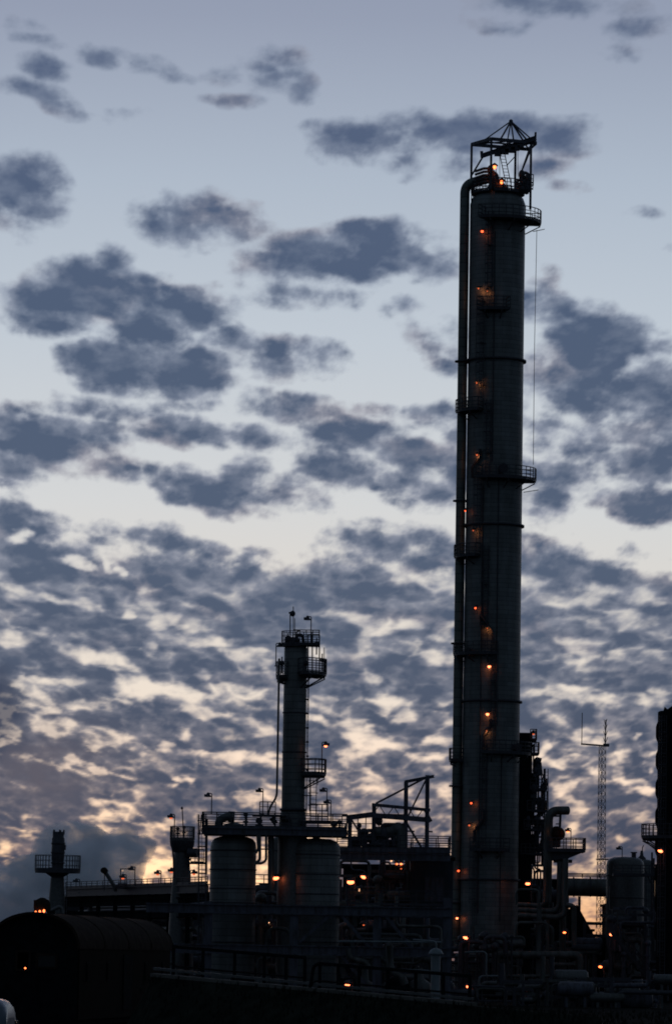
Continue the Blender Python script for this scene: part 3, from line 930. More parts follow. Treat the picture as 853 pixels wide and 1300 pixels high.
G = lambda u, v, D: W(u, v, D)
UZ = Vector((0, 0, 1))

# ================================================================== slender column
DS = 330.0
sb = W(371.5, 1060, DS); SC = (sb.x, DS); SR = .90
slim = thing('slender_column', 'slender grey column with lamp poles on its crown, left of the tall column', 'column', (SC[0], SC[1], 0))
ZS = G(374, 815, DS).z
zk = G(371, 1036, DS).z
part('shell', MB().lathe(SC, [(SR, zk), (SR, (zk + ZS) / 2), (SR, ZS - .5), (SR - .25, ZS - .15), (.2, ZS)], 40), m_clad2, slim)
part('skirt', MB().lathe(SC, [(1.12, 0), (1.12, zk - 1.4), (1.02, zk), (SR + .01, zk + .5), (SR - .1, zk + .5)], 40), m_galv, slim)
zp = G(380, 819, DS).z
d = arc_platform(slim, SC, .2, 1.12, 95, 285, zp, 1.05, False)
tp = MB().box((SC[0] + .75, DS - .1, zp), (2.1, 2.0, .14))
dd = part('platform', tp, m_steel, slim)
part('railing', MB().rail([(SC[0] - .2, DS - 1.1, zp), (SC[0] + 1.8, DS - 1.1, zp), (SC[0] + 1.8, DS + .9, zp), (SC[0], DS + .9, zp)], 1.1, .035, .55), m_steel, dd)
arc_platform(slim, SC, SR, 2.4, -75, 25, G(397, 856, DS).z, 1.15)
arc_platform(slim, SC, SR, 1.5, 130, 230, G(358, 860, DS).z, 1.2)
arc_platform(slim, SC, SR, 2.5, -48, 12, G(398, 983, DS).z, 1.15)
vb_ = MB()
for u, v, r_ in ((366, 812, .3), (376, 813, .28), (371, 817, .38), (402, 818, .22), (358, 842, .2), (389, 842, .2), (409, 838, .16)):
    p = G(u, v, DS - .6); vb_.ball(p, r_, r_, r_ * 1.1, 8, 6); vb_.bar(p - UZ * .8, p + UZ * .5, .1)
vb_.tube(bend([G(376, 822, DS - .6), G(377, 806, DS - .6), G(384, 806, DS - .6), G(386, 820, DS - .6)], .3), .13, 8)
part('valves', vb_, m_steel, slim)
fm = MB()
for u in (391, 396.5, 405.5): fm.bar(G(u, 806, DS - .5), G(u, 856, DS - .5), .1)
fm.bar(G(390, 806, DS - .5), G(405.5, 806, DS - .5), .12)
part('access_frame', fm, m_steel, slim)
lb = MB().ladder((SC[0] + SR + .12, DS - .25, zk), (SC[0] + SR + .12, DS - .25, G(390, 860, DS).z), (.2, 1, 0), .42, .025)
for v in range(870, 990, 18):
    p = G(388.5, v, DS - .3); lb.bar(p, p + Vector((.22, 0, 0)), .1, .12)
part('ladder', lb, m_steel, slim)
cg = MB().ladder(G(397, 1030, DS - .8), G(398, 984, DS - .8), (1, 0, 0), .5, .03, cage=(0, -1, 0))
cg.bar(G(394, 1035, DS - .5), G(394, 985, DS - .5), .1); cg.bar(G(385, 1010, DS - .5), G(396, 1010, DS - .5), .08)
part('ladder', cg, m_steel, slim)
ms_ = MB()
ms_.cyl(G(368.5, 806, DS), G(368.5, 778, DS), .05, 6); ms_.cyl(G(372.6, 806, DS), G(372.4, 770, DS), .04, 6)
ms_.ball(G(371.6, 779, DS), .22, .22, .24, 8, 6); ms_.box(G(369.5, 778, DS), (.35, .2, .14)); ms_.cyl(G(374.5, 806, DS), G(374.4, 785, DS), .03, 5)
part('beacon_mast', ms_, m_steel, slim)
hx = MB(); vent_ring(hx, SC, SR, G(372, 1028, DS).z, .14, .16)
for v in (905, 955): vent_ring(hx, SC, SR, G(372, v, DS).z, .05, .1)
part('stiffening_ring', hx, m_steel, slim)
part('drain_line', MB().tube([G(398, 861, DS - .6), G(411.5, 863, DS - .6), G(411.5, 822, DS - .6)], .03, 5), m_steel, slim)
# the small-bore line standing off its left side
pl = MB().tube(bend([G(354.6, 836, DS - 1), G(351.5, 1012, DS - 1), G(343, 1024, DS - 1), G(340, 1036, DS - 1)], .5), .085, 8)
solo('riser_pipe', pl, m_galv, 'thin vertical pipe standing off the left side of the slender column', 'pipe', G(345, 1036, DS - 1))
pole_lamp(390.5, 786, 818, DS, 0, 'unlit lamp on the pole above the railed crown of the slender column', -1)
pole_lamp(355.3, 820, 846, DS, 0, 'unlit lamp on the pole left of the slender column, above its small left balcony', 1)
pole_lamp(413.5, 945.5, 981, DS - 1, 3, 'lit lamp on the pole above the small balcony halfway up the slender column', 1)

# ================================================================== drums under the long deck
def drum(u, vt, hw, D, label, mtl, rings=(), vb=1262, name='process_drum', nozzle=True):
    c = W(u, 1160, D); r = hw / (FPX / D); zt = W(u, vt, D).z
    t = thing(name, label, 'vessel', (c.x, D, 0))
    part('shell', MB().lathe((c.x, D), [(r, 0), (r, zt * .5), (r, zt - r * .46), (r * .96, zt - r * .28), (r * .84, zt - r * .13), (r * .6, zt - r * .04), (.1, zt)], 48), mtl, t)
    for v in rings:
        rg = MB(); vent_ring(rg, (c.x, D), r, W(u, v, D).z, .06, .09)
        part('band', rg, m_steel, t)
    if nozzle:
        part('top_nozzle', MB().cyl((c.x, D, zt - .1), (c.x, D, zt + .5), .3, 14).cyl((c.x, D, zt + .5), (c.x, D, zt + .62), .42, 14), m_steel, t)
    return t, c, r, zt
drum(295, 1061, 29, DS, 'wide banded drum with domed shoulders below the left end of the railed deck', m_clad2, (1080, 1104, 1128, 1146, 1196))
drum(400, 1064, 30.5, DS, 'wide banded drum below the deck, directly under the slender column', m_clad2, (1085, 1110, 1135, 1196))
drum(356, 1062, 11.5, DS + 14, 'narrow grey drum standing behind the gap between the two wide drums', m_galv, (1080,))

# ================================================================== long railed deck
ddk = thing('access_deck', 'long railed steel deck crossing over the two wide drums', 'platform', (G(340, 1056, DS).x, DS, G(340, 1056, DS).z))
zdk = G(348, 1052, DS).z
xl, xr = G(258, 1050, DS).x, G(440, 1056, DS).x
fd = MB()
fd.box(((xl + xr) / 2, DS, zdk), (xr - xl, 4.6, .12))
for y in (-2.35, 2.35):
    fd.ibar((xl, DS + y, zdk - .32), (xr, DS + y, zdk - .32), .3, .52)
for k in range(9):
    x = xl + (xr - xl) * k / 8; fd.bar((x, DS - 2.2, zdk - .25), (x, DS + 2.2, zdk - .25), .14, .3)
part('deck', fd, m_blue, ddk)
part('railing', MB().rail([(xl, DS - 2.2, zdk), (xr, DS - 2.2, zdk), (xr, DS + 2.2, zdk), (xl, DS + 2.2, zdk)], 1.12, .042, 1.15, closed=True), m_steel, ddk)
# second small raised landing around the foot of the slender column
p = G(338, 1036, DS)
l2 = MB().box((G(342, 1036, DS).x, DS - .4, G(342, 1036, DS).z), (2.6, 2.2, .12))
part('landing', l2, m_steel, ddk)
part('railing', MB().rail([(G(330, 1037, DS).x, DS - 1.4, G(342, 1037, DS).z), (G(350, 1037, DS).x, DS - 1.4, G(342, 1037, DS).z)], 1.1, .035, .6), m_steel, ddk)
l3 = MB().box((G(402, 1044, DS).x, DS - .4, G(402, 1044, DS).z), (2.2, 2.2, .12))
part('landing', l3, m_steel, ddk)
part('railing', MB().rail([(G(394, 1045, DS).x, DS - 1.4, G(402, 1045, DS).z), (G(416, 1045, DS).x, DS - 1.4, G(402, 1045, DS).z), (G(416, 1045, DS).x, DS + .6, G(402, 1045, DS).z)], 1.4, .04, .4), m_steel, ddk)
# caged ladder at its left end, running down to the ground
lf = MB().ladder(G(257, 1250, DS - 2.4), G(257, 1034, DS - 2.4), (1, 0, 0), .5, .04, cage=(0, -1, 0))
lf.bar(G(256, 1034, DS - 2.6), G(254, 1060, DS - 2.6), .08); lf.bar(G(263, 1040, DS - 2.5), G(262, 1110, DS - 2.5), .16)
part('ladder', lf, m_steel, ddk)
def valves(parent, lst, D, name='valves', m=None):
    for (u, v, vb, r) in lst:
        mb = MB()
        p, q = W(u, v, D), W(u, vb, D)
        mb.cyl(q, p, r * .35, 8); mb.ball(p, r, r, r * .9, 8, 6)
        mb.box((q + p) / 2, (r * 2.1, r * 1.6, r * .8)); mb.lathe((p.x, p.y), [(r * .9, p.z - r * 1.2), (r * .9, p.z - r)], 10)
        part('valve', mb, m or m_steel, parent)
# equipment standing on the deck
valves(ddk, [(312, 1034, 1053, .2), (329, 1042, 1054, .28), (364, 1040, 1054, .3), (424, 1046, 1058, .3), (431, 1044, 1058, .22)], DS - 1.2)
pk_ = MB()
pk_.tube(bend([G(278, 1060, DS - .6), G(278, 1042, DS - .6), G(286, 1037, DS - .6), G(297, 1037, DS - .6)], .6), .32, 12)
pk_.cyl(G(290, 1036.5, DS - .6), G(298, 1037, DS - .6), .42, 14); pk_.ball(G(297, 1050, DS - .5), .9, .8, .35)
pk_.tube(bend([G(330, 1060, DS - 2.6), G(330, 1092, DS - 2.6), G(324, 1096, DS - 2.6)], .4), .11, 8)
pk_.tube(bend([G(327, 1060, DS - 2.6), G(328, 1078, DS - 2.6), G(325, 1083, DS - 2.6)], .4), .10, 8)
pk_.tube(bend([G(338, 1060, DS - 2.6), G(338, 1092, DS - 2.6), G(333, 1096, DS - 2.6), G(325, 1096, DS - 2.6)], .4), .10, 8)
pk_.cyl(G(344, 1060, DS - 1), G(344, 1132, DS - 1), .25, 10); pk_.cyl(G(350, 1040, DS - .8), G(345, 1044, DS - .8), .3, 8)
pk_.bar(G(328, 1078, DS - 2.6), G(345, 1078, DS - 2.6), .1)
part('pipework', pk_, m_galv, ddk)
pole_lamp(264.5, 1010.5, 1034, DS - 2, 0, 'unlit lamp on the pole at the left end of the railed deck', -1)
pole_lamp(329.5, 1004.5, 1034, DS - 1, 0, 'unlit lamp on the pole left of the foot of the slender column', -1)
pole_lamp(410.5, 1004, 1030, DS - 1, 0, 'higher of the two unlit lamps right of the foot of the slender column', -1)
pole_lamp(415.5, 1019, 1046, DS - 2, 0, 'lower of the two unlit lamps right of the foot of the slender column', -1)

# ================================================================== portal frame carrying the front of the plant
DF = 322.0
fr_ = thing('steel_framework', 'long two-tier blue-grey steel framework of thick posts standing before the drums', 'framework', (G(420, 1260, DF).x, DF, 0))
for u, vt in ((265, 1144), (374, 1150), (479, 1150), (568, 1140)):
    a = G(u, vt, DF)
    part('post', MB().ibar((a.x, DF, 0), (a.x, DF, a.z), .62, .62).bar((a.x, DF, 0), (a.x, DF, .5), 1.0, 1.0), m_blue, fr_)
    b = G(u, vt, DF + 9)
    part('post', MB().ibar((a.x + .3, DF + 9, 0), (a.x + .3, DF + 9, b.z), .5, .5), m_blue, fr_)
x0, x1 = G(186, 1150, DF).x, G(572, 1166, DF).x
for v in (1156, 1207):
    z = G(420, v, DF).z
    for y in (0, 9):
        part('beam', MB().ibar((x0 + (4 if y else 0), DF + y - .35, z), (x1, DF + y - .35, z), .4, .72), m_blue, fr_)
for (u0, v0, u1, v1) in ((432, 1161, 471, 1205), (420, 1161, 380, 1196), (432, 1212, 470, 1256), (528, 1210, 487, 1160)):
    part('brace', MB().bar(G(u0, v0, DF - .3), G(u1, v1, DF - .3), .24), m_blue, fr_)
cr2 = MB()
for k in range(22):
    x = x0 + 4 + (x1 - x0 - 4) * k / 21; z = G(420, 1153, DF).z
    cr2.bar((x, DF, z + .1), (x, DF + 9, z + .1), .2, .25)
part('cross_beams', cr2, m_blue, fr_)
zz_ = G(420, 1153, DF).z + .3
part('railing', MB().rail([(G(440, 1150, DF).x, DF - .2, zz_), (x1, DF - .2, zz_)], 1.1, .035, 1.3), m_steel, fr_)

def pipe_run(parent, pts, r, m, name='pipe', rad=.6, n=10):
    return part(name, MB().tube(bend(pts, rad), r, n), m, parent)

# pipes carried by the framework
rr_ = random.Random(5)
for k in range(15):
    v = rr_.choice([1150, 1178, 1186, 1200, 1222, 1228, 1236, 1246, 1192, 1216])
    sg_ = rr_.choice(((198, 262), (327, 369), (432, 566), (432, 566))); u0 = rr_.uniform(sg_[0], sg_[0] + (sg_[1] - sg_[0]) * .4); u1 = rr_.uniform(u0 + 12, sg_[1])
    y = DF + rr_.uniform(1.5, 8)
    pts = [G(u0, v + rr_.choice([-14, 14, 26]), y), G(u0, v, y), G(min(u1, 566), v + 1.5, y), G(min(u1, 566), v + rr_.choice([-16, 18, 30]), y)]
    for q in pts: q.y = y
    pipe_run(fr_, pts, rr_.choice([.08, .11, .15, .22, .3]), rr_.choice([m_pipe, m_galv, m_steel, m_pipe]))
# standing pale elbows seen in front of the framework
pipe_run(fr_, [G(492, 1200, DF - 1), G(494, 1200, DF - 1), G(495, 1232, DF - 1), G(510, 1240, DF - 1), G(514, 1250, DF - 1)], .3, m_pipe)
pipe_run(fr_, [G(442, 1204, DF - 1), G(444, 1217, DF - 1), G(464, 1221, DF - 1), G(468, 1228, DF - 1)], .22, m_pipe)
pipe_run(fr_, [G(508, 1232, DF - 1), G(545, 1234, DF - 1)], .16, m_pale)
pipe_run(fr_, [G(430, 1195, DF - 1), G(560, 1196, DF - 1)], .07, m_pale)
# low machines on the ground behind the posts
for i, (u, v, w, h) in enumerate(((318, 1232, 3.2, 2.0), (352, 1236, 2.4, 1.6), (448, 1240, 2.6, 1.8), (515, 1238, 3.0, 2.0))):
    p = G(u, v, DF + 5)
    pm = thing('pump_set', ['low dark pump between the first two framework posts, beside the left drum', 'low dark pump close left of the second framework post',
                            'low dark pump just left of the third framework post', 'low dark pump right of the third framework post'][i], 'pump', (p.x, DF + 5, 0), 'pumps on the ground behind the framework')
    part('motor', MB().hcap((p.x - w / 2, DF + 5, 1.2), (1, 0, 0), h * .42, w * .62, 16), m_dark, pm)
    part('casing', MB().lathe((p.x + w * .35, DF + 5), [(.3, .5), (h * .42, .7), (h * .45, h * .8), (.3, h), (.2, h + .8)], 16), m_pipe, pm)
    part('base', MB().box((p.x, DF + 5, .25), (w * 1.3, 1.6, .5)), m_conc, pm)

# vent post with a domed cap and a pale elbow
vp = thing('vent_post', 'pale upright vent post with domed cap and thin hooked pipe above', 'vent', (G(552.5, 1290, 300).x, 300, 0))
c_ = G(552.5, 1240, 300)
part('post', MB().lathe((c_.x, 300), [(.33, 0), (.33, G(552, 1212, 300).z)], 20), m_pale, vp)
zc = G(552, 1212, 300).z
part('cap', MB().lathe((c_.x, 300), [(.30, zc - .05), (.52, zc), (.5, zc + .12), (.36, zc + .34), (.15, zc + .44), (.05, zc + .46)], 20), m_pale, vp)
part('hooked_pipe', MB().tube(bend([G(524, 1193, 300), G(553.5, 1195, 300), G(553.5, 1206, 300)], .3), .06, 8), m_pale, vp)

# ================================================================== gantry with the pump deck
DG = 345.0
gd = thing('gantry_frame', 'open steel gantry with raised portal and lattice beam between the two columns', 'gantry', (G(500, 1080, DG).x, DG, G(500, 1080, DG).z))
for u, vt, y in ((443.5, 1036, 0), (474, 1020, -1), (514.5, 992, -1), (541.5, 984, 1.5)):
    part('post', MB().ibar(G(u, 1082, DG + y), G(u + .9, vt, DG + y), .34, .34), m_blue, gd)
gb = MB()
gb.ibar(G(514, 992.5, DG - 1), G(550.5, 985.5, DG + 1.2), .24, .24)
part('top_beam', gb, m_blue, gd)
lt = MB()
u0, u1 = 472, 546
lt.bar(G(u0, 1021.5, DG - 1.3), G(u1, 1028.5, DG - 1.3), .2, .26)
lt.bar(G(u0, 1035, DG - 1.3), G(u1, 1041, DG - 1.3), .22, .40)
for k in range(8):
    ua, ub = u0 + (u1 - u0) * k / 8, u0 + (u1 - u0) * (k + 1) / 8
    f = lambda u, t: G(u, (1021.5 if t else 1035) + (u - u0) * .09, DG - 1.3)
    lt.bar(f(ua, k % 2), f(ub, 1 - k % 2), .07)
part('lattice_beam', lt, m_blue, gd)
part('crane_beam', MB().bar(G(441, 1038, DG), G(474, 1034, DG), .3, .42).bar(G(474, 1035, DG - .4), G(512, 1036, DG - .4), .2, .3).bar(G(541, 1041, DG - 1), G(546.5, 1038, DG - 1), .3, .6), m_blue, gd)
bb = MB()
for a, b, w in (((477, 1020), (541, 987), .16), ((541, 989), (518, 1036), .14), ((516, 1045), (536, 1078), .18), ((512, 1045), (498, 1076), .16), ((443, 1038), (438, 1050), .14), ((446, 1040), (459, 1062), .14), ((459, 1062), (466, 1076), .12)):
    bb.bar(G(a[0], a[1], DG), G(b[0], b[1], DG), w)
for v0, u0, u1 in ((1055, 513, 526), (1055.5, 543, 549), (1062, 474, 516), (1052, 478, 512)):
    bb.bar(G(u0, v0, DG), G(u1, v0 + .5, DG), .12)
part('brace', bb, m_blue, gd)
hk = MB().ball(G(481, 1042, DG - 1), .3, .3, .4).bar(G(481, 1048, DG - 1), G(481, 1056, DG - 1), .08)
part('hoist', hk, m_steel, gd)
# deck under the gantry with its machines
dk = thing('machine_deck', 'crowded railed machine deck under the open gantry', 'platform', (G(500, 1085, DG).x, DG, G(500, 1085, DG).z))
za_ = G(500, 1081, DG).z
xa, xb = G(428, 1078, DG).x, G(570, 1083, DG).x
f3 = MB().box(((xa + xb) / 2, DG, za_), (xb - xa, 6.5, .3))
f3.ibar((xa, DG - 3.2, za_ - .5), (xb, DG - 3.2, za_ - .5), .3, .6)
part('deck', f3, m_blue, dk)
part('railing', MB().rail([(xa, DG - 3.1, za_ + .1), (xb, DG - 3.1, za_ + .1), (xb, DG + 3.1, za_ + .1), (xa, DG + 3.1, za_ + .1)], 1.1, .036, 1.0), m_steel, dk)
part('railing', MB().rail([(G(434, 1048, DG).x, DG - 2, G(440, 1066, DG).z), (G(474, 1048, DG).x, DG - 2, G(440, 1066, DG).z)], 1.9, .04, .6), m_steel, dk)
mk = MB()
for (u, v, rx, rz) in ((462, 1056, .8, .6), (470, 1064, 1.0, .8), (487, 1058, .7, 1.0), (492, 1070, 1.3, .6), (500, 1052, .5, .5), (505, 1060, .8, .8), (450, 1068, 1.0, .9), (480, 1072, 1.4, .6), (508, 1071, .8, .7), (456, 1048, .4, .5)):
    p = G(u, v, DG + rr_.uniform(-1.5, 2)); mk.ball(p, rx * .5, rx * .5, rz * .5, 10, 7); mk.cyl((p.x, p.y, za_), p, .12, 8)
    mk.box((p.x, p.y, p.z - (p.z - za_) * .6), (rx * .55, rx * .5, (p.z - za_) * .35))
for k in range(9):
    u, v = rr_.uniform(446, 512), rr_.uniform(1046, 1070); y = DG + rr_.uniform(-2.5, 2.5)
    a, b = G(u, 1080, y), G(u, v, y)
    mk.tube(bend([a, b, b + Vector((rr_.choice([-1, 1]) * rr_.uniform(.5, 1.6), 0, 0)), a + Vector((rr_.choice([-1.2, 1.2]), 0, 0))], .3), rr_.choice([.06, .1, .16]), 8)
part('machinery', mk, m_steel, dk)
pv = MB().tube(bend([G(476, 1056, DG - 1), G(496, 1056, DG - 1), G(504, 1050, DG - 1), G(509, 1052, DG - 1), G(509, 1080, DG - 1)], .7), .42, 12)
part('elbow_pipe', pv, m_pipe, dk)
# supports and the cladded enclosure below
bl = thing('clad_enclosure', 'windowless blue-grey panelled enclosure beside the foot of the overhead pipe', 'building', (G(542, 1160, 352).x, 352, 0))
p0, p1 = G(520, 1092, 352), G(574, 1096, 352)
wl = MB()
N_ = 26
for k in range(N_):
    xa_, xb_ = p0.x + (p1.x - p0.x) * k / N_, p0.x + (p1.x - p0.x) * (k + 1) / N_
    q = .06 if k % 2 else 0
    wl.box(((xa_ + xb_) / 2, 352 - q / 2, p0.z / 2), (xb_ - xa_, 5 + q, p0.z))
part('wall', wl, m_panel, bl)
part('roof', MB().box(((p0.x + p1.x) / 2, 352, p0.z + .12), (p1.x - p0.x + .3, 5.4, .24)), m_dark, bl)
part('railing', MB().rail([(p0.x, 349.3, p0.z + .24), (p1.x, 349.3, p0.z + .24)], 1.1, .036, 1.1), m_galv, bl)
part('vent_panel', MB().box((G(550, 1130, 352).x, 349.4, G(550, 1130, 352).z), (1.6, .1, 2.0)), m_blue, bl)
# ================================================================== short stack on the left
def stack_tower(u, vt, D, r, plats, label, name='vent_stack', m=None, extra=None, top=None):
    c = W(u, 1150, D); zt = W(u, vt, D).z
    t = thing(name, label, 'stack', (c.x, D, 0))
    part('shell', MB().lathe((c.x, D), top(zt) if top else [(r, 0), (r, zt * .6), (r, zt - .25), (r + .06, zt - .2), (r + .06, zt), (r - .12, zt)], 28), m or m_galv, t)
    return t, (c.x, D), zt
ss, sc_, zt1 = stack_tower(72.5, 1056, 330, .62, (), 'short dark stack with a round railed balcony, far left above the rail car', m=m_steel,
    top=lambda z: [(.50, 0), (.50, z - 3.7), (.50, z - 3.0), (.46, z - 2.9), (.46, z - 2.2), (.5, z - 2.1), (.5, z - .5), (.44, z - .45), (.44, z)])
arc_platform(ss, sc_, .5, 1.75, 0, 360, G(72, 1105, 330).z, 1.15, False, .2)
part('bracket_ring', MB().lathe(sc_, [(.52, G(72, 1113, 330).z), (1.0, G(72, 1108, 330).z)], 24), m_steel, ss)
xt = MB()
for a in (0, 72, 144, 216, 288):
    p = pol(sc_, .42, a, zt1 - .2); part('lug', MB().cyl(p, p + UZ * .35, .07, 6), m_steel, ss)
for z in (zt1 - .9, zt1 - 1.6, zt1 - 2.4):
    xt = MB(); vent_ring(xt, sc_, .48, z, .07, .12); part('flange', xt, m_steel, ss)
part('junction_box', MB().box((sc_[0] - .55, 329.9, zt1 - 2.9), (.3, .3, .3)), m_steel, ss)
part('junction_box', MB().box((sc_[0] + .5, 329.9, zt1 - 1.2), (.22, .3, .4)), m_steel, ss)
part('ladder', MB().ladder((sc_[0] + .62, 329.9, 3), (sc_[0] + .62, 329.9, G(72, 1106, 330).z), (1, .3, 0), .3, .03), m_steel, ss)
part('skirt', MB().lathe(sc_, [(.7, 0), (.62, G(72, 1140, 330).z), (.52, G(72, 1115, 330).z)], 24), m_galv, ss)

# ================================================================== medium column behind the rack
ms2, mc_, zt2 = stack_tower(230, 1066, 342, .62, (), 'medium dark column with a railed cup-shaped balcony, left of the wide drums', 'process_column', m=m_galv,
    top=lambda z: [(1.2, 0), (.86, z - 5), (.70, z - 2.8), (.62, z - 1.4), (.62, z - .2), (.5, z)])
zb2 = G(229, 1066, 342).z
arc_platform(ms2, mc_, .1, .98, 0, 360, zb2, 1.05, False, .14, m_galv)
part('bracket_ring', MB().lathe(mc_, [(.72, zb2 - 1.0), (.95, zb2 - .5), (1.0, zb2 - .1)], 24), m_steel, ms2)
part('whip_mast', MB().cyl((mc_[0] + .12, 342, zb2), G(231.5, 1024, 342), .05, 6).ball(G(231.3, 1026, 342), .1), m_steel, ms2)
part('manway', MB().cyl((mc_[0] + .5, 341.4, G(240, 1083, 342).z), (mc_[0] + 1.25, 341.2, G(240, 1083, 342).z), .38, 14), m_steel, ms2)
part('downcomer', MB().tube(bend([G(217, 1064, 341), G(220.5, 1085, 341), G(221.5, 1115, 341)], .4), .08, 8), m_steel, ms2)
sd2 = MB().box((G(250, 1096, 342).x, 342, G(250, 1096, 342).z), (1.6, 1.6, .14))
s2 = part('platform', sd2, m_steel, ms2)
part('railing', MB().rail([(G(243, 1096, 342).x, 341.2, G(250, 1096, 342).z), (G(259, 1096, 342).x, 341.2, G(250, 1096, 342).z)], 1.1, .03, .4), m_steel, s2)
valves(ms2, [(226, 1052, 1064, .16), (234, 1050, 1064, .14), (239, 1086, 1096, .22)], 341.6)
pole_lamp(217.5, 1037, 1064, 341.5, 1, 'faintly red-lit lamp on the pole over the cup-shaped balcony of the medium column', -1)

# ================================================================== pipe rack running off to the left
DR = 345.0
rk = thing('pipe_rack', 'long dark pipe rack running behind the rail car towards the wide drums', 'pipe rack', (G(160, 1140, DR).x, DR, 0))
def rline(v0, v1, D0=372.0, D1=334.0, u0=84, u1=264):
    """a level line along the rack, its far end on the left"""
    a, b = W(u0, v0, D0), W(u1, v1, D1)
    z = (a.z + b.z) / 2
    return Vector((a.x, D0, z)), Vector((b.x, D1, z))
A, B = rline(1137.5, 1123)
mg = MB()
tops = MB().ibar(A, B, .4, .7)
part('top_beam', tops, m_steel, rk)
for v0, v1 in ((1150, 1140), (1165, 1156)):
    a, b = rline(v0, v1)
    part('beam', MB().ibar(a, b, .35, .6), m_dark, rk)
A3, B3 = rline(1144, 1132)
part('cladding', MB().bar(A3 + Vector((0, .5, 0)), B3 + Vector((0, .5, 0)), .1, 1.5), m_dark, rk)
part('railing', MB().rail([A - Vector((0, .3, -.35)), B - Vector((0, .3, -.35))], .55, .03, 1.6), m_steel, rk)
for k in range(9):
    q = A.lerp(B, k / 8)
    part('post', MB().ibar((q.x, q.y, 0), (q.x, q.y, q.z - .3), .35, .35), m_dark, rk)
for k in range(14):
    a, b = rline(1149 + k * 3.1, 1138 + k * 4.0)
    off = Vector((0, 1.0 + (k * 1.37) % 4.5, 0))
    t0, t1 = rr_.uniform(0, .3), rr_.uniform(.7, 1)
    pts = [a.lerp(b, t0) + off - UZ * rr_.uniform(.5, 3), a.lerp(b, t0) + off, a.lerp(b, t1) + off, a.lerp(b, t1) + off - UZ * rr_.uniform(.5, 4)]
    pipe_run(rk, pts, rr_.choice([.1, .14, .2, .28]), rr_.choice([m_pipe, m_steel, m_galv]))
# pale pipe running just under the right end of the rack
pipe_run(rk, [G(205, 1155, 338), G(262, 1150, 332)], .32, m_blue)
pipe_run(rk, [G(200, 1206, 336), G(264, 1200, 330)], .12, m_pipe)
# slanted jib on top
jb = thing('jib_arm', 'slanted pipe arm with a round head rising from the top of the pipe rack', 'pipe', (G(146, 1127, 355).x, 355, G(146, 1127, 355).z))
part('arm', MB().tube(bend([G(134, 1107, 355), G(146, 1126, 355), G(147, 1132, 355)], .3), .16, 8), m_galv, jb)
part('head', MB().ball(G(132.5, 1105, 355), .3, .3, .26).cyl(G(131, 1104, 355), G(136, 1108, 355), .24, 10), m_rust, jb)
part('stay', MB().cyl(G(133, 1108, 355), G(133, 1131, 355), .045, 6), m_steel, jb)
part('base', MB().box(G(154, 1126, 355), (.9, .8, .3)).bar(G(150, 1122, 355), G(162, 1122, 355), .1).bar(G(151, 1122, 355), G(150, 1128, 355), .1).bar(G(161, 1122, 355), G(161, 1128, 355), .1), m_steel, jb)
fl = thing('lamp_frame', 'thin inverted-U pipe frame on the rack just right of the slanted arm', 'frame', (G(158, 1126, 353).x, 353, G(158, 1126, 353).z))
part('bar', MB().tube([G(153.5, 1122, 353), G(153.5, 1103, 353), G(166, 1103, 353)], .045, 6), m_steel, fl)
pole_lamp(97.5, 1119, 1134, 368, 0, 'small unlit lamp nearest the short stack on the left end of the rack', -1, 'pole lamps along the pipe rack')
pole_lamp(156.5, 1113.5, 1126, 353, 1, 'low reddish lamp inside the inverted-U frame on the rack', -1, 'pole lamps along the pipe rack')
pole_lamp(167.5, 1103.5, 1124, 352, 0, 'unlit lamp at the upper right corner of the inverted-U frame on the rack', -1, 'pole lamps along the pipe rack')
pole_lamp(200.5, 1108.5, 1124, 348, 1, 'squat reddish lamp on the rack midway between the inverted-U frame and the medium column', -1, 'pole lamps along the pipe rack')
pole_lamp(218, 1105.5, 1121, 346, 1, 'slim reddish lamp on the rack just left of the medium column', -1, 'pole lamps along the pipe rack')
pole_lamp(246.5, 1108, 1122, 338, 1, 'reddish lamp on the rack between the medium column and the wide left drum', 1, 'pole lamps along the pipe rack')

# ================================================================== crowded tower right of the tall column
DP = 404.0
pt = thing('equipment_tower', 'narrow dark tower of stacked platforms and pipes behind the tall column on its right', 'tower', (G(672, 1200, DP).x, DP, 0))
a = G(663, 932, DP)
part('lift_shaft', MB().box((G(664.5, 1050, DP).x, DP, (G(664, 931, DP).z) / 2), (1.35, 2.4, G(664, 931, DP).z)), m_dark, pt)
for u, vt in ((674, 938), (683, 975), (691, 976)):
    b_ = G(u - 2.5, 1200, DP)
    part('post', MB().bar((b_.x, DP - .5, 0), (G(u, vt, DP).x, DP - .5, G(u, vt, DP).z), .16), m_steel, pt)
for v, u0, u1, hh in ((958, 672, 683, 1.1), (940, 672, 680, 1.0), (1003, 672, 693, 1.0), (1030, 668, 693, 1.0), (1054, 664, 692, 1.0), (1085, 660, 700, 1.0)):
    z = G(u0, v, DP).z; xa_, xb_ = G(u0, v, DP).x, G(u1, v, DP).x
    dk2 = part('platform', MB().box(((xa_ + xb_) / 2, DP, z), (xb_ - xa_, 2.4, .16)), m_steel, pt)
    part('railing', MB().rail([(xa_, DP - 1.2, z), (xb_, DP - 1.2, z), (xb_, DP + 1.2, z)], hh, .04, .45), m_steel, dk2)
eq = MB()
for (u, v, r) in ((677, 947, .25), (681, 967, .55), (679, 978, .5), (678, 990, .9), (677, 1001, .75), (684, 1018, .6), (675, 1018, .8), (680, 1042, .7), (670, 1040, .6), (688, 1045, .45), (676, 1068, .9), (689, 1070, .6), (668, 1078, .9)):
    p = G(u, v, DP - rr_.uniform(0, 1)); eq.ball(p, r * .55, r * .55, r * .8, 10, 7); eq.cyl(p - UZ * 2.2, p, r * .3, 8); eq.box(p - UZ * r, (r * .8, r, r * .5))
